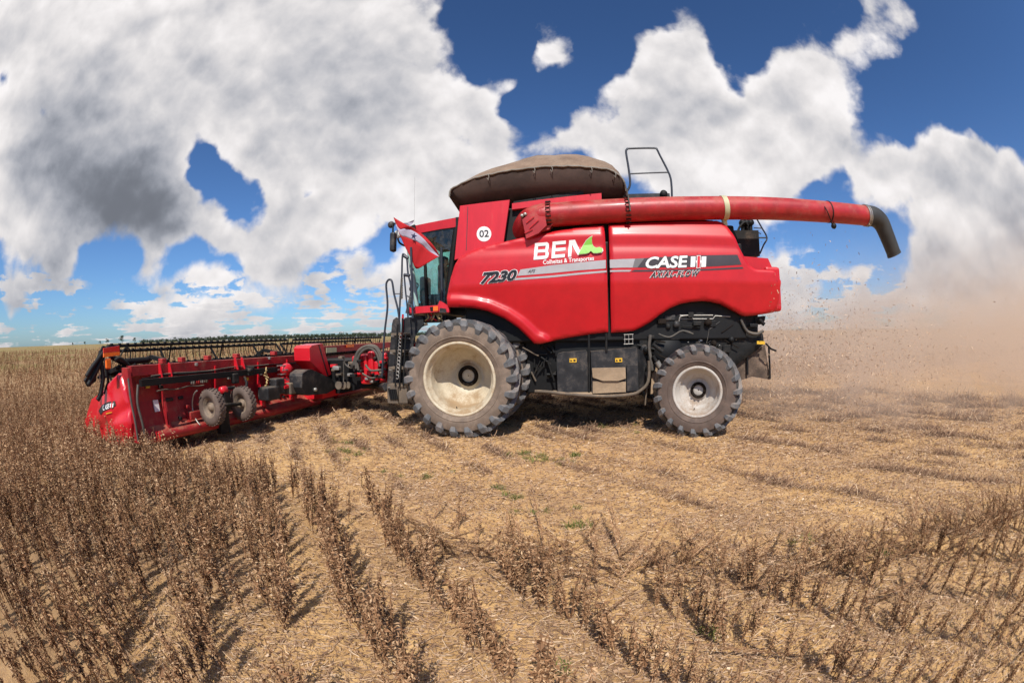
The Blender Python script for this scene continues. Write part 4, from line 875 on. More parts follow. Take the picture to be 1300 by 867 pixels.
for y in (4.0, 4.22, 5.9, 6.1):
    MB().prism([(-6.19, y, 1.37), (-6.14, y, 1.36), (-6.08, y, 1.15), (-6.19, y, 1.15)], (0, .02, 0)).build('gusset', RED_B, header)
MB().box((-6.30, 4.02, .74), (-6.25, 4.34, .80), bev=.02).build('slotted_hole', BLKL, header)
MB().box((-6.30, 4.46, .74), (-6.25, 4.58, .80), bev=.02).build('slotted_hole', BLKL, header)
MB().prism([(-6.235, 3.87, .62), (-6.235, 3.98, .62), (-6.275, 3.98, .80), (-6.275, 3.87, .80)], (.02, 0, .004)).build('white_label', WHT, header)
MB().box((-6.12, 4.5, .42), (-5.99, 4.8, .56), bev=.02).build('small_bracket', RED_H, header)
# end shield: bulged red plastic moulding with the badge
SH = [(148,474),(152,478),(157,492),(161,512),(166,538),(166.5,557),(160,566),(148,569.5),(139,566),(130.5,557),(124.5,545),(120.5,530),(124.5,509),(129,498),(136,487),(142,480)]
def sh_surf(u, z): 
    u = np.asarray(u, float); z = np.asarray(z, float); return 3.24 - 0.10*np.exp(-((z-.55)/.32)**2)*np.clip(1-((u+6.7)/.75)**2, 0, 1) + .05*np.exp(-(((z-.62)-.35*(u+6.5))/.10)**2) + 0.0*u
def chk(u, z): return sh_surf(u, z)
sh = skin('end_shield', SH, RED_B, header, d0=3.24, surf=sh_surf, edge_r=.05, depth=.10, step=.045) if True else None
pxpoly('badge_panel', [(127,521.5),(133,513.5),(141,509.5),(149,508.5),(150.5,514),(143,518),(136,521),(131,526)], BLKC, sh, .012, sh_surf, 3.24)
lettering('badge_lettering', 'CASE', [(134.5,513.5),(143.5,511.5),(143.8,517.5),(136.0,520.5)], WHT, sh, .020, .03, .1, surf=sh_surf, d0=3.24)
for x in (144.4, 147.0): pxpoly('badge_bar', [(x,511.3),(x+1.2,511.1),(x+1.2,516.2),(x,516.8)], WHT, sh, .020, sh_surf, 3.24)
pxpoly('badge_dot', [(145.7,509.2),(146.9,509.0),(146.9,516.8),(145.7,517.2)], REDL, sh, .022, sh_surf, 3.24)
pxpoly('badge_underline', [(139.5,523.6),(147,521.8),(146,523.2),(140.5,524.8)], YEL, sh, .014, sh_surf, 3.24)
MB().prism([(-6.36, 3.30, 1.34), (-6.12, 3.30, 1.34), (-5.94, 3.30, .25), (-6.20, 3.30, .25)], (0, .06, 0)).build('end_frame', RED_H, header)
MB().tube(smooth_path([(-6.05, 3.27, 1.2), (-6.0, 3.26, .9), (-5.97, 3.28, .6), (-5.95, 3.28, .3)]), .018, 6).build('edge_cable', HOSE, header)
MB().tube(smooth_path([(-5.98, 3.42, 1.1), (-5.95, 3.36, .85), (-5.93, 3.40, .55), (-5.93, 3.42, .3)]), .022, 6).build('edge_cable', HOSE, header)
dv = MB(); dv.prism([(-7.0, 3.30, 1.0), (-7.9, 3.30, .75), (-8.6, 3.30, .20), (-8.5, 3.30, .10), (-6.9, 3.30, .12)], (0, .14, 0)); dv.build('crop_divider', RED_B, header)
dv = MB(); dv.prism([(-6.2, 14.6, 1.3), (-7.0, 14.6, 1.0), (-7.9, 14.6, .75), (-8.6, 14.6, .20), (-8.5, 14.6, .10), (-6.0, 14.6, .12)], (0, .14, 0)); dv.build('crop_divider', RED_B, header)
# lamps and reflector at the near end
a, b = atu(152,440,-6.25), atu(131,444,-6.25)
rfl = [atu(x, y, -6.3) for x, y in ((131.5,442),(151.5,438.8),(152,446),(131.8,448))]
MB().prism(rfl, (-.03, 0, 0)).build('red_reflector', REDR, header)
rfl = [atu(x, y, -6.3) for x, y in ((131.8,448.3),(152,446.3),(152,451),(131.8,453.5))]
MB().prism(rfl, (-.03, 0, 0)).build('orange_reflector', ORG, header)
c = atu(138, 461.5, -6.3); MB().box(c-Vector((.05,.055,.075)), c+Vector((.0,.055,.075)), bev=.02).build('amber_lamp', ORG, header)
MB().box(c-Vector((.12,.045,.10)), c+Vector((-.05,.045,.06)), bev=.01).build('lamp_housing', BLK, header)
el = MB(); 
for P in ([(132,450),(122,472),(112,489)], [(138,440),(128,452),(116,468),(110,478)], [(128,455),(131,480),(128,500),(124,508)], [(136,470),(137,485),(132,500)], [(144,455),(157,458),(166,466)], [(140,452),(158,462),(170,463)]):
    el.tube([atu(x, y, -6.9) for x, y in P], .045 if P[0] != (136,470) else .02, 8)
el.prism([atu(x, y, -7.1) for x, y in ((108,483),(118,468),(124,470),(122,484),(112,491))], (-.08, 0, 0)); el.prism([atu(x, y, -7.0) for x, y in ((131,439),(137,440),(122,472),(117,470))], (-.06, 0, 0))
el.build('reel_lift_arm', BLK, header)
MB().tube([atu(x, y, -6.9) for x, y in ((125,470),(128.5,490),(131,502))], .012, 6).build('lift_strut', STEEL, header)
hs = MB(); hs.tube(smooth_path([atu(x, y, -6.4) for x, y in ((153,452),(158,443),(163,442),(166,448),(165,456))], 5), .014, 6); hs.tube(smooth_path([atu(x, y, -6.4) for x, y in ((146,458),(152,455),(160,460),(166,466),(172,463))], 5), .03, 8)
hs.tube([atu(x, y, -6.5) for x, y in ((160,459),(186,457),(189,455))], .05, 10); hs.build('reel_hydraulics', BLK, header)
# reel: bats along the header with spring tines
rc = Vector((-7.35, 0, 1.22)); RLr = 0.46
reel = MB().tube([(rc.x, 3.45, rc.z), (rc.x, 8.95, rc.z)], .07, 12).tube([(rc.x, 9.15, rc.z), (rc.x, 14.6, rc.z)], .07, 12)
reelo = reel.build('reel', BLK, header)
for k in range(6):
    a = radians(72+60*k); p = rc + Vector((RLr*cos(a), 0, RLr*sin(a)))
    bt = MB()
    for (y0_, y1_) in ((3.45, 8.9), (9.2, 14.6)):
        bt.tube([(p.x, y0_, p.z), (p.x, y1_, p.z)], .028, 8)
        nt = 29
        for j in range(nt):
            y = y0_+(y1_-y0_)*(j+.5)/nt; bt.tube([(p.x, y, p.z+.02), (p.x-.02, y, p.z-.16), (p.x+.03, y, p.z-.29)], .0095, 4, caps=False)
            bt.box((p.x-.03, y-.02, p.z+.015), (p.x+.03, y+.02, p.z+.045))
    bt.build('reel_bat', BLK, reelo)
for y in (3.5, 5.0, 6.5, 8.0, 8.95, 9.15, 10.8, 12.6, 14.5):
    sp_ = MB()
    for k in range(6):
        a = radians(72+60*k); p = rc + Vector((RLr*cos(a), y, RLr*sin(a))); sp_.prism([Vector((rc.x, y, rc.z+.03)), Vector((rc.x, y, rc.z-.03)), p+Vector((0,0,-.035)), p+Vector((0,0,.035))], (0, .03, 0))
    sp_.build('reel_spider', BLK, reelo)
for y in (4.3, 7.6, 12.0): bar_along(MB(), [(-6.3, y, 1.38), (-6.9, y, 1.45), (rc.x, y, rc.z)], .03, .035).build('reel_arm', BLK, header)
# gauge wheels stowed behind the wall
def gwheel(x, y, z, R=.295, w_=.19):
    mb = MB(); c = (x, y, z)
    mb.lathe([(R*.58, -w_*.42), (R*.62, -w_*.5), (R*.8, -w_*.52), (R*.95, -w_*.46), (R, -w_*.36), (R, w_*.36), (R*.95, w_*.46), (R*.8, w_*.52), (R*.62, w_*.5), (R*.58, w_*.42)], 40, 0, c)
    for k in range(26):
        for s in (-1, 0, 1):
            a = 2*pi*(k+(.5 if s == 0 else 0))/26; 
            vs = [(x+(R+dr)*cos(a+da), y+s*w_*.27+dy, z+(R+dr)*sin(a+da)) for dr in (-.004, .013) for da, dy in ((-.07, -w_*.12), (.03, -w_*.12), (.07, w_*.12), (-.03, w_*.12))]
            mb.add(vs, [(4, 5, 6, 7), (0, 1, 5, 4), (1, 2, 6, 5), (2, 3, 7, 6), (3, 0, 4, 7)], 0)
    mb.lathe([(R*.6, -w_*.42), (R*.52, -w_*.40), (R*.48, -w_*.1), (R*.2, -w_*.05), (R*.18, -w_*.3), (.005, -w_*.3)], 32, 1, c)
    o = mb.build('gauge_wheel', [RUBB, MUDR], header); return o
gwheel(-5.72, 4.82, .62); gwheel(-5.72, 5.62, .58)
gx = MB(); gx.tube([(-5.72, 4.9, .62), (-5.72, 5.6, .58)], .035, 8); gx.box((-5.95, 5.15, .5), (-5.72, 5.32, .85), bev=.02); gx.tube([(-5.9, 5.0, .86), (-5.9, 5.6, .86)], .03, 8); gx.box((-5.98, 5.1, .10), (-5.85, 5.35, .5), bev=.01); gx.build('gauge_wheel_axle', BLKD, header)
MB().lathe([(0, -.09), (.06, -.09), (.07, .05), (0, .09)], 14, 0, (-5.78, 5.2, .86)).build('red_cup', RED_B, header)
MB().tube([(-5.80+.02*sin(t*3), 4.58, .62+.30*cos(t)) if False else (-5.78+.28*cos(t), 4.62, .62+.3*sin(t)) for t in np.linspace(radians(110), radians(250), 12)], .014, 6).build('wheel_guard', STEEL, header)
MB().tube([(-5.95, 5.95, 1.0), (-5.80, 5.85, .92), (-5.78, 5.8, .80)], .03, 8).box((-6.0, 5.6, .92), (-5.9, 5.75, 1.1), bev=.02).build('stand_pin', BLKD, header)
MB().box((-6.02, 6.05, 1.02), (-5.93, 6.25, 1.18), bev=.02).lathe([(0,-.06),(.04,-.05),(.045,.05),(0,.06)], 12, 0, (-5.93, 6.1, 1.12)).build('toolbar_clamp', BLKD, header)
rpz = MB()
for k in range(9): a = k*1.3; rpz.tube([(-5.92+.03*sin(a), 6.55+.04*cos(a), 1.15-.05*k), (-5.90-.03*sin(a), 6.58-.03*cos(a), 1.09-.05*k)], .016, 5)
rpz.build('knotted_rope', ROPE, header)
MB().box((-6.0, 6.35, .52), (-5.7, 6.75, .78), bev=.03).box((-5.95, 6.65, .6), (-5.72, 6.95, .92), bev=.03).build('hydraulic_block', BLKC, header)
MB().box((-5.92, 7.05, .56), (-5.66, 7.65, .80), bev=.03).build('muddy_gear_housing', TANP, header)
MB().prism([(-6.05, 6.9, .82), (-5.7, 6.9, .70), (-5.7, 7.3, .72), (-6.05, 7.3, .86)], (0, 0, .05)).build('red_shield_plate', RED_B, header)
dr = MB(); dr.lathe([(0,-.16),(.07,-.15),(.10,-.08),(.13,-.02),(.13,.05),(.09,.12),(.05,.2),(0,.2)], 20, 0, (-5.92, 7.25, 1.06)); dro = dr.build('red_gearbox', RED_B, header)
for k in range(6): a = k*pi/3; MB().tube([(-5.92+.1*cos(a), 7.0, 1.06+.1*sin(a)), (-5.92+.1*cos(a), 7.2, 1.06+.1*sin(a))], .012, 6).build('gearbox_bolt', STEEL, dro)
for zz_, yy0, yy1 in ((1.165, 3.6, 8.2), (1.19, 3.8, 6.9), (.95, 3.9, 5.0)):
    MB().tube(smooth_path([(-6.14+.02*sin(k*2.1), yy0+(yy1-yy0)*k/7, zz_+.012*sin(k*1.7)) for k in range(8)], 3), .011, 6).build('hydraulic_line', random.choice([HOSE, BLK]), header)
for y_, z_ in ((3.75, 1.0), (5.05, 1.0), (6.3, .9), (7.9, .6)):
    MB().box((-6.285, y_, z_), (-6.265, y_+.09, z_+.06)).build('warning_label', YEL, header)
for k in range(26):
    y_ = random.uniform(3.6, 8.3); z_ = random.choice([1.30, .45, 1.0, .62]); MB().box((-6.25, y_-.02, z_-.02), (-6.14, y_+.03, z_+.03), bev=.008).build('fitting', random.choice([BLKD, RED_H, TANP, STEEL]), header)
# tall red cover and black side gearbox cover near the middle
rcv = [atu(x, y, -5.55) for x, y in ((393,442),(396,438.5),(409.5,436),(420.5,475),(416,477.5),(412,477),(394,458))]
MB().prism(rcv, (-.45, 0, 0)).build('tall_red_cover', RED_B, header)
seam = [atu(x, y, -5.54) for x, y in ((404.5,437.5),(405.3,437.3),(417,476.5),(415.8,476.8))]
MB().prism(seam, (-.02, 0, 0)).build('cover_seam', BLKL, header)
bcv = [atu(x, y, -5.42) for x, y in ((383.5,478),(384.5,474),(391,469.5),(396,469),(420,480),(427,489),(425,494),(415,499.5),(391,502),(387,500),(383.5,492))]
bc = MB().prism(bcv, (-.35, 0, 0)).build('black_drive_cover', BLKC, header)
MB().lathe([(0,-.03),(.035,-.03),(.04,.03)], 12, 0, atu(400, 494.5, -5.40)).build('cover_bolt', STEEL, bc)
sh_ = MB(); sh_.tube([atu(427, 488, -5.3), atu(437, 489, -5.2)], .07, 12); sh_.tube([atu(437, 489, -5.2), atu(480, 490.3, -4.6), at(492, 491, 7.7)], .062, 14); sh_.tube([atu(484, 490.5, -4.55), at(491, 491, 7.72)], .085, 12)
sh_.build('drive_shaft', BLKC, header)
for x in (430, 436, 441, 484, 488): ring_at(atu(x, 489.2, -5.1), atu(x+4, 489.3, -5.1), .085, .03, 'shaft_collar', TANP, header)
# things between the header and the cab: feeder house, hoses, red valve parts
fh = MB(); fh.prism([(-6.15, 8.55, 1.18), (-6.15, 8.55, .38), (-5.3, 8.55, .42), (-2.3, 8.55, 1.15), (-2.3, 8.55, 2.1), (-3.3, 8.55, 1.5), (-5.0, 8.55, 1.18)], (0, 1.15, 0)); fh.build('feeder_house', BLK, combine)
MB().prism([(-6.2, 8.15, .30), (-6.2, 9.2, .26), (-5.3, 9.2, .40), (-5.6, 8.15, .34)], (0, 0, .15)).build('feeder_floor_plate', RED_B, header)
for (x0, y0_, x1, y1_, u) in ((456,450,466,478,-5.2),(466,446,474,476,-5.1),(474,458,481,484,-5.0),(457,470,470,488,-5.1),(483,448,490,470,-4.6),(446,452,456,460,-5.3),(478,470,490,486,-4.7)):
    u = 8.28+(u+5.2)*.3; a, b = at(x0, y0_, u), at(x1, y1_, u); lo = Vector((min(a.x, b.x), u, min(a.z, b.z))); hi = Vector((max(a.x, b.x), u+.14, max(a.z, b.z)))
    MB().box(lo, hi, bev=.04).build('red_coupler_part', RED_B, combine)
for k in range(34):
    x = random.uniform(424, 490); y = random.uniform(452, 484); c = at(x, y, random.uniform(8.1, 8.4)); q_ = random.uniform(.4, 1.2)
    MB().box(c-Vector((.07*q_,.06,.03)), c+Vector((.07*q_,.06,.035*q_)), bev=.01).build('coupler_clamp', random.choice([BLK, STEEL, TANP, RED_B, BLKD]), combine)
hz_ = MB()
for dx, dy, r_ in ((0,0,.035),(3,2,.03),(-2,3,.025),(1.5,-1,.025)):
    hz_.tube(smooth_path([at(x+dx, y+dy, 8.15) for x, y in ((452,468),(451,456),(456,445),(466,439.5),(476,441),(482,450),(484,462))], 5), r_, 9)
hz_.tube(smooth_path([at(x, y, 8.17) for x, y in ((437,452),(438,462),(446,467),(452,462),(456,452))], 5), .016, 7)
hz_.tube(smooth_path([at(x, y, 8.20) for x, y in ((464,463),(470,470),(480,470),(490,468))], 5), .025, 7)
hz_.tube(smooth_path([at(x, y, 8.13) for x, y in ((436,459),(436.5,475),(436,485))], 5), .012, 7)
hz_.tube(smooth_path([at(x, y, 8.17) for x, y in ((460,474),(472,480),(484,476))], 5), .02, 7)
hz_.build('hydraulic_hoses', HOSE, combine)
MB().prism([atu(x, y, -6.15) for x, y in ((414,441.5),(427,441),(427,447),(414,448))], (.01, 0, 0)).build('cream_label', BAND, header)
MB().prism([atu(x, y, -6.15) for x, y in ((440,437.3),(449,436.7),(449,440.6),(440,441))], (.01, 0, 0)).build('orange_marker', ORG, header)
MB().tube(smooth_path([atu(x, y, -5.8) for x, y in ((424,471),(428,478),(431,485),(427,488))], 4), .025, 7).build('crop_lifter', TANP, header)

# ================================================================ trees far off
LEAFM = mat('far_foliage', (0.045, 0.062, 0.034), 0.9, var=0.35, vscale=0.15)
BARK = mat('tree_bark', (0.10, 0.075, 0.055), 0.9, var=0.2)
def crown(H_, Wd, rng, nclump=9, nleaf=34):
    vs, fs = [], []
    for c in range(nclump):
        cz = H_*rng.uniform(.45, .92); fr_ = 1-abs(cz/H_-.66)*1.6; a = rng.uniform(0, 2*pi); rr = Wd*.5*rng.uniform(0, .75)*max(.3, fr_)
        cx, cy = rr*cos(a), rr*sin(a); cr = Wd*rng.uniform(.16, .28)
        for l in range(nleaf):
            d = rng.normal(size=3); d /= np.linalg.norm(d); p = np.array([cx, cy, cz]) + d*cr*rng.uniform(.6, 1.05)*np.array([1, 1, .7])
            t1 = rng.normal(size=3); t1 -= d*t1.dot(d)*.6; t1 /= np.linalg.norm(t1); t2 = np.cross(d, t1); s_ = H_*rng.uniform(.025, .055)
            b = len(vs); vs += [p+t1*s_, p+t2*s_, p-t1*s_, p-t2*s_]; fs.append((b, b+1, b+2, b+3))
    return vs, fs
def azdir(px): v = ray(px, 430); return Vector((v.x, v.y, 0)).normalized()
rg = np.random.default_rng(3)
TL = {92:('small lone tree at the far left end of the tree line',5,650),108:('low rounded tree left of the header reflector, on the horizon',5.5,640),
      136:('tall narrow tree above the red header reflector',8,600),155:('largest rounded tree standing out over the left end of the reel',11.5,600),
      171:('squat broad tree just right of the largest rounded one',8,600),127:('tiny bush-like tree left of the header lamp',5.5,620)}
for px, (lab, H_, D_) in TL.items():
    p = azdir(px)*D_; t_ = empty('broadleaf_tree', (p.x, p.y, 0), lab, 'tree')
    MB().tube([(p.x, p.y, 0), (p.x+.1*H_*.1, p.y, H_*.35), (p.x, p.y, H_*.62)], .2, 7, rs=[H_*.03, H_*.022, H_*.012]).build('trunk', BARK, t_, origin=(p.x, p.y, 0))
    vs, fs = crown(H_, H_*.95, rg); MB().add([Vector(v)+Vector((p.x, p.y, 0)) for v in vs], fs).build('crown', LEAFM, t_, origin=(p.x, p.y, 0))
wv, wf = [], []; nvt = 0
protos = []
for k in range(10):
    vs, fs = crown(1.0, .85, rg, 8, 26); protos.append((np.array(vs), np.array(fs)))
pxs = list(np.arange(178, 600, 1.5)) + list(np.arange(985, 1400, 3.2))
for px in pxs:
    for rep in range(2):
        D_ = rg.uniform(600, 760); base = 9.0 if px > 300 else 6.5+2.5*(px-178)/122
        if px > 900: base = 4.0; D_ *= 1.3
        H_ = base*rg.uniform(.72, 1.12)*(1.2 if rg.random() < .05 else 1)*(D_/650)
        x_ = px + rg.uniform(-1.5, 1.5); v = azdir(min(x_, 1298)) if x_ < 1298 else azdir(1298); p = v*D_
        pv, pf_ = protos[rg.integers(10)]; a = rg.uniform(0, 2*pi); ca, sa = cos(a), sin(a)
        q = pv.copy(); q = np.stack([q[:, 0]*ca-q[:, 1]*sa, q[:, 0]*sa+q[:, 1]*ca, q[:, 2]], -1)*np.array([H_*1.1, H_*1.1, H_]) + np.array([p.x, p.y, -H_*.18])
        wv.append(q); wf.append(pf_+nvt); nvt += len(q)
npmesh('distant_wood', np.concatenate(wv), np.concatenate(wf), LEAFM, kind='stuff', label='dark green wood along the horizon behind the field', cat='wood')

# ================================================================ soybean plants
def tonemat(name, ca, cb, cc_, rough=0.9):
    M = bpy.data.materials.new(name); M.use_nodes = True; t = NT(M.node_tree); b = M.node_tree.nodes['Principled BSDF']
    at_ = t.n('ShaderNodeAttribute'); at_.attribute_name = 'tone'; q = t.n('ShaderNodeValToRGB'); M.node_tree.links.new(at_.outputs['Fac'], q.inputs[0])
    r_ = q.color_ramp; r_.elements[0].color = (*ca, 1); r_.elements[1].color = (*cc_, 1); e = r_.elements.new(.5); e.color = (*cb, 1)
    oi = t.n('ShaderNodeObjectInfo').outputs['Random']
    c = t.mix(t.m('MULTIPLY', oi, .12), q.outputs[0], ca)
    t.put(b.inputs['Base Color'], c); b.inputs['Roughness'].default_value = rough; b.inputs['Specular IOR Level'].default_value = .2; return M
SOY = tonemat('dry_soybean', (0.09, 0.042, 0.020), (0.38, 0.205, 0.105), (0.70, 0.48, 0.28))
def soy(rng, lod=0):
    V_, F_, T_ = [], [], []
    def quad(p, a, b, tn):
        k = len(V_); V_.extend([p-a-b, p+a-b, p+a+b, p-a+b]); F_.append((k, k+1, k+2, k+3)); T_.extend([tn]*4)
    def stem(p, q, r, tn):
        d = q-p; s1 = np.cross(d, [0, 1, .1]); s1 = s1/np.linalg.norm(s1)*r; s2 = np.cross(d, s1); s2 = s2/np.linalg.norm(s2)*r
        for s_ in ((s1, s2) if lod == 0 else (s1,)):
            k = len(V_); V_.extend([p-s_, p+s_, q+s_*.7, q-s_*.7]); F_.append((k, k+1, k+2, k+3)); T_.extend([tn]*4)
        if lod == 0:
            k = len(V_); pass
    def pod(p, d, ln, wd, tn):
        d = d/np.linalg.norm(d); s1 = np.cross(d, rng.normal(size=3)); s1 /= np.linalg.norm(s1); s2 = np.cross(d, s1); e = p+d*ln; m_ = p+d*ln*.45+s2*ln*.12
        k = len(V_); V_.extend([p, m_+s1*wd, e, m_-s1*wd]); F_.append((k, k+1, k+2, k+3)); T_.extend([tn, tn, tn*.9, tn])
        if lod == 0:
            k = len(V_); V_.extend([p, m_+s2*wd*.8, e, m_-s2*wd*.8]); F_.append((k, k+1, k+2, k+3)); T_.extend([tn, tn*.95, tn, tn*.95])
    H_ = rng.uniform(.46, .62); nb = rng.integers(3, 6) if lod < 2 else 2
    lean = rng.normal(size=2)*.035
    stems = [(np.array([0, 0, -.02]), np.array([lean[0], lean[1], H_]))]
    for b in range(nb):
        a = rng.uniform(0, 2*pi); z0 = rng.uniform(.04, .2); f = z0/H_; p = stems[0][0]*(1-f)+stems[0][1]*f; top = rng.uniform(.55, .95)*H_
        o = rng.uniform(.018, .058); stems.append((p, np.array([lean[0]+o*cos(a), lean[1]+o*sin(a), top])))
    for si, (p, q) in enumerate(stems):
        mid = (p+q)/2 + np.append(rng.normal(size=2)*.015, 0); r = .0042 if si == 0 else .003
        if lod == 2: r = .008
        tn = rng.uniform(.05, .5); stem(p, mid, r, tn); stem(mid, q, r*.8, tn)
        ln = np.linalg.norm(q-p); step = (.024, .045, .11)[lod]; n_ = max(1, int(ln*.86/step))
        for j in range(n_):
            f = .14+.86*(j+.5)/n_; c = p*(1-f)**1 + q*f if f else p; c = (p*(1-f)+mid*f)*(1-f) + (mid*(1-f)+q*f)*f
            for k in range(rng.integers(1, 4) if lod < 2 else 2):
                d = np.array([rng.normal(), rng.normal(), rng.uniform(-1.1, .9)]); sc_l = (1, 1.25, 2.6)[lod]; wdm = (1, 1.5, 3.2)[lod]
                pod(c, d, rng.uniform(.024, .040)*sc_l, rng.uniform(.004, .0068)*wdm, float(np.clip(rng.normal(.58, .24), 0, 1)))
    if lod == 0:
        for k in range(5):
            s_ = stems[rng.integers(len(stems))]; f = rng.uniform(.3, 1); c = s_[0]*(1-f)+s_[1]*f
            pod(c, rng.normal(size=3)+np.array([0, 0, -.5]), rng.uniform(.035, .055), rng.uniform(.010, .016), rng.uniform(.1, .6))
    return np.array(V_), np.array(F_), np.array(T_)
rp_ = np.random.default_rng(11)
LOD = [[soy(rp_, l) for _ in range(n_)] for l, n_ in ((0, 12), (1, 12), (2, 8))]
edge_x = np.array([-30, -5.0, -3.5, -1.8, -0.8, 0.4, 1.6, 3.2, 4.3, 6, 9, 14]); edge_y = np.array([3.35, 3.45, 3.55, 3.5, 2.95, 2.66, 2.5, 2.2, 1.85, 1.4, .6, -1])
rdir = np.array([-.66, .751]); rnor = np.array([.751, .66])
near, mid, farp_ = [], [], []
def standing(x, y): return (y < np.interp(x, edge_x, edge_y)) | (x < -8.3) | (y > 15.2) & (x < 60)
def inview(x, y, z=.3, mg=30):
    p = np.stack([x, y, np.full_like(x, z)], -1); a, b = project(p); f = (p-np.array([0, 0, CAM_H]))@np.array(fw)
    return (a > -mg) & (a < 1300+mg) & (b > 380) & (b < 867+mg*4) & (f/np.linalg.norm(p-np.array([0,0,CAM_H]), axis=-1) > -.2)
rows_k = np.arange(-70, 60)
for k in rows_k:
    off = -.24 + .54*k; s_ = np.arange(-40, 60, .048); s_ = s_ + rp_.normal(size=len(s_))*.03
    c = off + rp_.normal(size=len(s_))*(.028 + 19*.01*np.clip((-1.7-(rnor[0]*off+rdir[0]*s_))/2.5, 0, 1)) + .03*np.sin(s_*.9+k)
    x = rnor[0]*c + rdir[0]*s_; y = rnor[1]*c + rdir[1]*s_; r = np.hypot(x, y)
    ok = standing(x, y) & (r > .95) & (r < 14.5) & inview(x, y)
    # right-hand rows are thin and patchy
    thin = np.clip((x-.1)/1.2, 0, 1); keep = rp_.random(len(x)) > thin*.12 + .06 + .16*(x > -1.7)
    gap = (np.sin(x*2.1+y*1.3+k)*np.sin(y*3.7-k*2) > .55) & (x > -2.2) & (x < .8); ok &= keep & ~gap
    for xx, yy in zip(x[ok], y[ok]):
        rr = hypot(xx, yy); (near if rr < 5.2 else mid).append((xx, yy, max(.70, 1-.3*max(0, xx+.2)/1.2)))
xx_ = rp_.uniform(-13, -1.6, 5200); yy_ = rp_.uniform(-1.5, 14.5, 5200); r_q = np.hypot(xx_, yy_); ok = standing(xx_, yy_) & (r_q > 1.3) & (r_q < 13) & inview(xx_, yy_) & (rp_.random(5200) < np.clip((-1.4-xx_)/2.2, 0, 1)*.5)
for q1, q2 in zip(xx_[ok], yy_[ok]): (near if hypot(q1, q2) < 5.2 else mid).append((q1, q2, .92))
near.sort(key=lambda t_: hypot(t_[0], t_[1])); print('plants near/mid', len(near), len(mid))
IND = near[:300]; REST = near[300:]
me_l = []
for i, (v, f, t_) in enumerate(LOD[0]): me_l.append(npmesh('soybean_plant', v, f, SOY, tone=t_, link=False))
for i, (x, y, s_) in enumerate(IND):
    o = bpy.data.objects.new('soybean_plant', me_l[i % 12]); COL.objects.link(o)
    o.location = (x, y, float(hgt(x, y))); z = s_*random.uniform(.72, 1.12); o.scale = (z, z, z*random.uniform(.85, 1.08)); o.rotation_euler = (random.gauss(0, .12), random.gauss(0, .12), random.uniform(0, 2*pi))
    tag(o, 'dry brown soybean plant hung with pods, standing in the foreground nearest the camera', 'soybean plant', 'dry soybean plants nearest the camera')
def scatter(name, pts, variants, mat_, rng, label, cat, kind='stuff', smin=.72, smax=1.12, tilt=.12, zfun=hgt):
    VV, FF, TT = [], [], []; nv = 0; pts = np.array(pts); idx = rng.integers(len(variants), size=len(pts))
    for vi, (v, f, t_) in enumerate(variants):
        P_ = pts[idx == vi]; n_ = len(P_)
        if not n_: continue
        a = rng.uniform(0, 2*pi, n_); sc_q = rng.uniform(smin, smax, n_)*P_[:, 2]; tx, ty = rng.normal(size=n_)*tilt, rng.normal(size=n_)*tilt
        X = v[None, :, 0]*np.cos(a)[:, None] - v[None, :, 1]*np.sin(a)[:, None]; Y = v[None, :, 0]*np.sin(a)[:, None] + v[None, :, 1]*np.cos(a)[:, None]; Z = np.repeat(v[None, :, 2], n_, 0)
        X = X + Z*tx[:, None]; Y = Y + Z*ty[:, None]
        X, Y, Z = X*sc_q[:, None]+P_[:, 0:1], Y*sc_q[:, None]+P_[:, 1:2], Z*sc_q[:, None]+zfun(P_[:, 0], P_[:, 1])[:, None]
        VV.append(np.stack([X, Y, Z], -1).reshape(-1, 3)); FF.append((f[None]+(np.arange(n_)*len(v))[:, None, None]).reshape(-1, 4)+nv); nv += n_*len(v)
        TT.append(np.clip(np.repeat(t_[None], n_, 0)+rng.normal(size=(n_, 1))*.12, 0, 1).reshape(-1))
    return npmesh(name, np.concatenate(VV), np.concatenate(FF), mat_, tone=np.concatenate(TT), kind=kind, label=label, cat=cat)
# farther crop: thinner sampling with distance
rng2 = np.random.default_rng(5); far_pts = []
for (r0, r1, dens, sc_q) in ((14.5, 22, 9, 1.05), (22, 36, 4.0, 1.25), (36, 60, 1.3, 1.7), (60, 110, .30, 2.4)):
    n_ = int(pi*(r1**2-r0**2)*dens*.62); a = rng2.uniform(-100, 90, n_)*pi/180; r = np.sqrt(rng2.uniform(r0**2, r1**2, n_)); x, y = r*np.sin(a), r*np.cos(a)
    ok = standing(x, y) & inview(x, y) & ~((x > -7.5) & (x < 60) & (y < 15)); far_pts += [(p, q, sc_q*.85) for p, q in zip(x[ok], y[ok])]
print('far', len(far_pts))
scatter('soybean_crop', REST, LOD[0], SOY, rng2, 'standing dry soybeans beyond the nearest plants', 'soybean crop')
scatter('soybean_field', mid, LOD[1], SOY, rng2, 'wide brown stand of ripe soybeans left of the header', 'soybean crop')
scatter('distant_soybean_field', far_pts, LOD[2], SOY, rng2, 'far unharvested soybeans running to the horizon', 'soybean crop', tilt=.2)

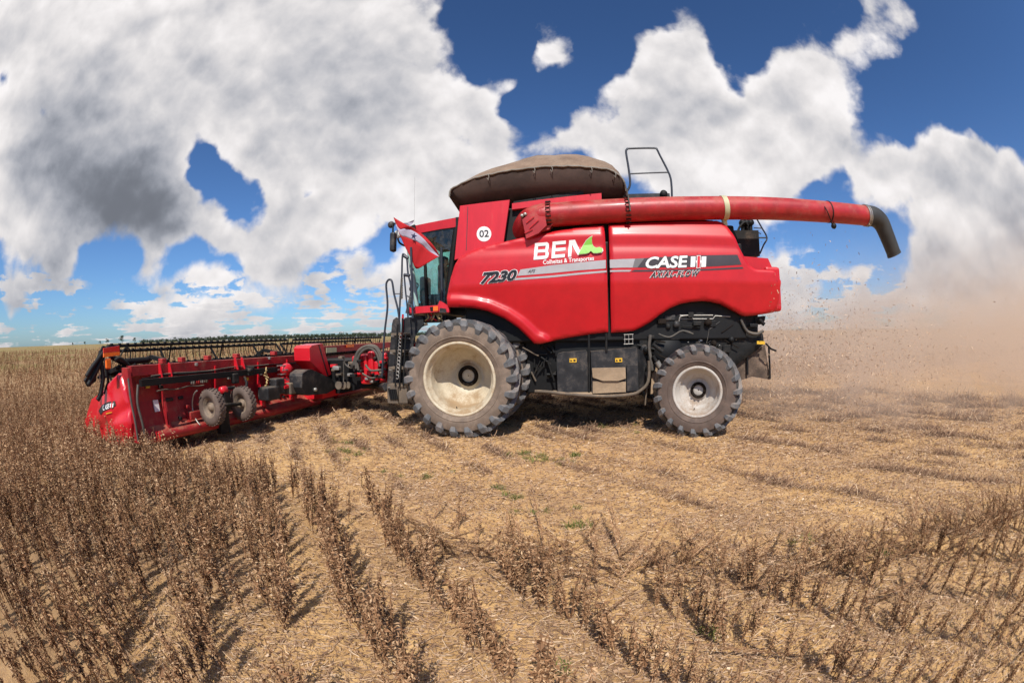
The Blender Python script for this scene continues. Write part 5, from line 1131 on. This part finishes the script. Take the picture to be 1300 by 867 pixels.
# ================================================================ straw and litter on the cut ground
LIT = tonemat('straw_litter', (0.13, 0.070, 0.045), (0.38, 0.235, 0.14), (0.74, 0.55, 0.37))
def litter_mesh(name, n_, rng, region, lmin, lmax, wmin, wmax, label, zlift=.004, ztilt=.12, tone_mu=.5):
    x, y = region(n_); n_ = len(x); a = np.where(rng.random(n_) < .55, rng.normal(size=n_)*.5, rng.uniform(0, pi, n_)); ln = rng.uniform(lmin, lmax, n_)*.5; wd = rng.uniform(wmin, wmax, n_)*.5
    r = np.hypot(x, y); wd = wd*np.clip(r/4, 1, 3); ln = ln*np.clip(r/6, 1, 2.2)
    dx, dy = np.cos(a)*ln, np.sin(a)*ln; nx, ny = -np.sin(a)*wd, np.cos(a)*wd; z0 = hgt(x, y)+zlift+rng.random(n_)**2*.02; dz = rng.normal(size=n_)*ztilt*ln*2; rz = wd*rng.uniform(-1, 1, n_)
    bend = rng.normal(size=n_)*.15*ln; c = np.stack([x-ny*0+bend*np.sin(a), y-bend*np.cos(a), z0+np.abs(dz)*.5], -1)
    A0 = np.stack([x-dx, y-dy, z0-dz*.2], -1); B0 = np.stack([x+dx, y+dy, z0+np.abs(dz)], -1); N_ = np.stack([nx, ny, rz], -1)
    V_ = np.stack([A0-N_, A0+N_, c-N_, c+N_, B0-N_*.7, B0+N_*.7], 1).reshape(-1, 3); b = (np.arange(n_)*6)[:, None]
    F_ = np.concatenate([b+np.array([0, 2, 3, 1]), b+np.array([2, 4, 5, 3])], 0); T_ = np.repeat(np.clip(rng.normal(tone_mu, .25, n_), 0, 1), 6)
    return npmesh(name, V_, F_, LIT, tone=T_, kind='stuff', label=label, cat='straw')
rng3 = np.random.default_rng(21)
def reg_cut(n_):
    a = rng3.uniform(-75, 82, n_)*pi/180; r = 1.0+np.abs(rng3.beta(1.0, 1.9, n_))*13; x, y = r*np.sin(a), r*np.cos(a)
    band = np.sin(y*7.0+.5*np.sin(x*.8)+.35*x)*.5+.5; blot = .5+.5*np.sin(x*2.3+1.7*np.sin(y*1.9))*np.sin(y*2.9+1.3*np.sin(x*1.1))
    st_ = standing(x, y); pr_ = np.where(st_, .40, .30+.35*band*np.clip((x+1)/5, .2, 1)+.35*blot); ok = (rng3.random(n_) < pr_) & (x > -8) & inview(x, y, 0); return x[ok], y[ok]
litter_mesh('straw_litter', 230000, rng3, reg_cut, .02, .10, .0018, .0045, 'dry straw and chopped stalks strewn over the harvested soil')
litter_mesh('husk_litter', 110000, rng3, reg_cut, .008, .028, .006, .014, 'flakes of husk and dead leaves strewn over the harvested soil', tone_mu=.42)
def reg_mounds(n_):
    nc = 1100; c = -.24 + .54*rng3.integers(-8, 26, nc) + rng3.normal(size=nc)*.035; q = rng3.uniform(-9, 12, nc); cx = rnor[0]*c+rdir[0]*q; cy = rnor[1]*c+rdir[1]*q
    w_ = rng3.uniform(.1, 1, nc)**2*(cy > .5)*(1+.8*np.clip(cx/4, 0, 1)); i = rng3.choice(nc, n_, p=w_/w_.sum()); al = rng3.normal(size=n_)*.20; ac = rng3.normal(size=n_)*.05
    x = cx[i]+rdir[0]*al+rnor[0]*ac; y = cy[i]+rdir[1]*al+rnor[1]*ac
    ok = ~standing(x, y) & inview(x, y, 0) & (np.hypot(x, y) < 13); return x[ok], y[ok]
litter_mesh('raised_straw_litter', 70000, rng3, reg_mounds, .03, .12, .002, .0055, 'ridges of cut stalks lying in lines across the harvested soil', zlift=.012, ztilt=.5, tone_mu=.30)
# broken stubble: short cut stems in the rows
stub = []; V_, F_, T_ = [], [], []
for k in rows_k:
    off = -.24+.54*k; s_ = np.arange(-20, 40, .12)+rng3.normal(size=500)*.03; c = off+rng3.normal(size=500)*.03; x = rnor[0]*c+rdir[0]*s_; y = rnor[1]*c+rdir[1]*s_
    r = np.hypot(x, y); ok = ~standing(x, y) & (r < 12) & inview(x, y, 0) & (rng3.random(500) < .6) & (x > -7.5)
    stub += [(p, q, 1) for p, q in zip(x[ok], y[ok])]
def stubv(rng):
    V, F, T = [], [], []
    for q in range(3):
        h_ = rng.uniform(.03, .09); l_ = rng.normal(size=2)*.03; o_ = rng.normal(size=2)*.015; a = rng.uniform(0, pi); w_ = .003
        k = len(V); V += [(o_[0]-w_*cos(a), o_[1]-w_*sin(a), -.01), (o_[0]+w_*cos(a), o_[1]+w_*sin(a), -.01), (o_[0]+l_[0]+w_*cos(a), o_[1]+l_[1]+w_*sin(a), h_), (o_[0]+l_[0]-w_*cos(a), o_[1]+l_[1]-w_*sin(a), h_)]; F.append((k, k+1, k+2, k+3)); T += [rng.uniform(.3, .8)]*4
    return np.array(V), np.array(F), np.array(T)
scatter('stubble', stub, [stubv(rng3) for _ in range(8)], LIT, rng3, 'short cut soybean stubble in the harvested strip', 'stubble')
# fallen, half flattened plants along the torn edge of the crop
fall = []
for k in range(300):
    x = random.uniform(-1.4, 4.8); y = float(np.interp(x, edge_x, edge_y)) + random.gauss(.05, .16)
    if hypot(x, y) > 1.1: fall.append((x, y, .5))
for k in range(110):
    x = random.uniform(1.2, 5.5); y = random.uniform(.5, float(np.interp(x, edge_x, edge_y)))
    if hypot(x, y) > 1.3: fall.append((x, y, .5))
scatter('flattened_soybeans', fall, LOD[0], SOY, rng3, 'trampled soybean plants lying along the edge of the cut', 'soybean crop', tilt=1.3)
# weeds
WEED = tonemat('green_weed', (0.05, 0.09, 0.015), (0.13, 0.15, 0.035), (0.30, 0.26, 0.09))
def weedv(rng):
    V, F, T = [], [], []
    for q in range(46):
        a = rng.uniform(0, 2*pi); e = rng.uniform(.1, 1.2); ln = rng.uniform(.03, .09); b = rng.normal(size=2)*.035; w_ = .004; t_ = rng.uniform(0, 1); k = len(V)
        V += [(b[0]-w_*sin(a), b[1]+w_*cos(a), 0), (b[0]+w_*sin(a), b[1]-w_*cos(a), 0), (b[0]+ln*cos(a)*cos(e)+w_*.6*sin(a), b[1]+ln*sin(a)*cos(e), ln*sin(e)), (b[0]+ln*cos(a)*cos(e)-w_*.6*sin(a), b[1]+ln*sin(a)*cos(e), ln*sin(e))]; F.append((k, k+1, k+2, k+3)); T += [t_]*4
    return np.array(V), np.array(F), np.array(T)
wp = []
for (x, y, n_, sp_) in ((692,580,16,.28),(440,575,10,.25),(633,622,3,.05),(658,632,3,.06),(710,850,2,.03),(735,668,3,.06),(565,505,4,.2),(780,540,8,.4),(905,800,2,.03),(1015,690,3,.05),(1110,700,3,.1),(250,790,1,.02),(430,560,6,.25),(700,650,4,.2),(520,600,5,.3)):
    v = ray(x, y); t_ = -CAM_H/v.z; g_ = CAM+v*t_
    for k in range(n_): wp.append((g_.x+random.gauss(0, sp_), g_.y+random.gauss(0, sp_*.6), random.uniform(.6, 1.1)))
scatter('low_weeds', wp, [weedv(rng3) for _ in range(5)], WEED, rng3, 'small green weed tufts on the harvested soil', 'weeds', tilt=.05)

# ================================================================ dust and flying chaff behind the machine
n_ = 6500; x = 3.3+rng3.gamma(1.6, 1.5, n_); y = rng3.normal(8.4, 1.5, n_)+(x-3.3)*rng3.normal(0, .15, n_); z = np.abs(rng3.normal(.55, .65, n_))*np.clip(1.6-(x-3)/12, .5, 2)
d1 = rng3.normal(size=(n_, 3)); d1 /= np.linalg.norm(d1, axis=1)[:, None]; d2 = np.cross(d1, rng3.normal(size=(n_, 3))); d2 /= np.linalg.norm(d2, axis=1)[:, None]
ln = (rng3.uniform(.008, .034, n_))[:, None]; wd = rng3.uniform(.003, .007, n_)[:, None]; c = np.stack([x, y, z], -1)
V_ = np.stack([c-d1*ln-d2*wd, c+d1*ln-d2*wd, c+d1*ln+d2*wd, c-d1*ln+d2*wd], 1).reshape(-1, 3); F_ = (np.arange(n_)*4)[:, None]+np.arange(4)
npmesh('flying_chaff', V_, F_, LIT, tone=np.repeat(rng3.uniform(.3, 1, n_), 4), kind='stuff', label='bits of straw thrown into the air behind the rear wheel', cat='chaff')

DM = bpy.data.materials.new('dust_air'); DM.use_nodes = True; t = NT(DM.node_tree); N = DM.node_tree; N.nodes.clear()
pos = t.n('ShaderNodeNewGeometry').outputs['Position']; sp_ = t.n('ShaderNodeSeparateXYZ'); N.links.new(pos, sp_.inputs[0]); X_, Y_, Z_ = sp_.outputs
wn = t.noise(pos, .6, 3, .6, .3)
ztop = t.m('MULTIPLY_ADD', t.m('MAXIMUM', t.m('SUBTRACT', X_, 3.0), 0.0), .050, .58)
zf = t.m('EXPONENT', t.m('MULTIPLY', t.m('DIVIDE', t.m('MAXIMUM', Z_, 0.0), ztop), -1.0))
xf = t.m('MULTIPLY', t.ramp(X_, 2.7, 4.6), t.ramp(X_, 60, 25))
yf = t.m('MULTIPLY', t.ramp(t.m('ADD', Y_, t.m('MULTIPLY', X_, .32)), 5.6, 9.0), t.ramp(Y_, 40, 18))
den = t.m('MULTIPLY', t.m('MULTIPLY', zf, xf), t.m('MULTIPLY', yf, t.m('MULTIPLY', t.ramp(wn, .38, .62, .15, 1.4), DUST := 0.46)))
pv = t.n('ShaderNodeVolumePrincipled'); pv.inputs['Color'].default_value = (.82, .67, .54, 1); t.put(pv.inputs['Density'], den); pv.inputs['Anisotropy'].default_value = .1
om = t.n('ShaderNodeOutputMaterial'); N.links.new(pv.outputs[0], om.inputs['Volume'])
DM.cycles.volume_step_rate = 1.0
MB().box((2.7, 3.0, -.6), (60, 40, 9.0)).build('dust_cloud', DM, label='tan dust billowing behind the combine', cat='dust', kind='stuff')
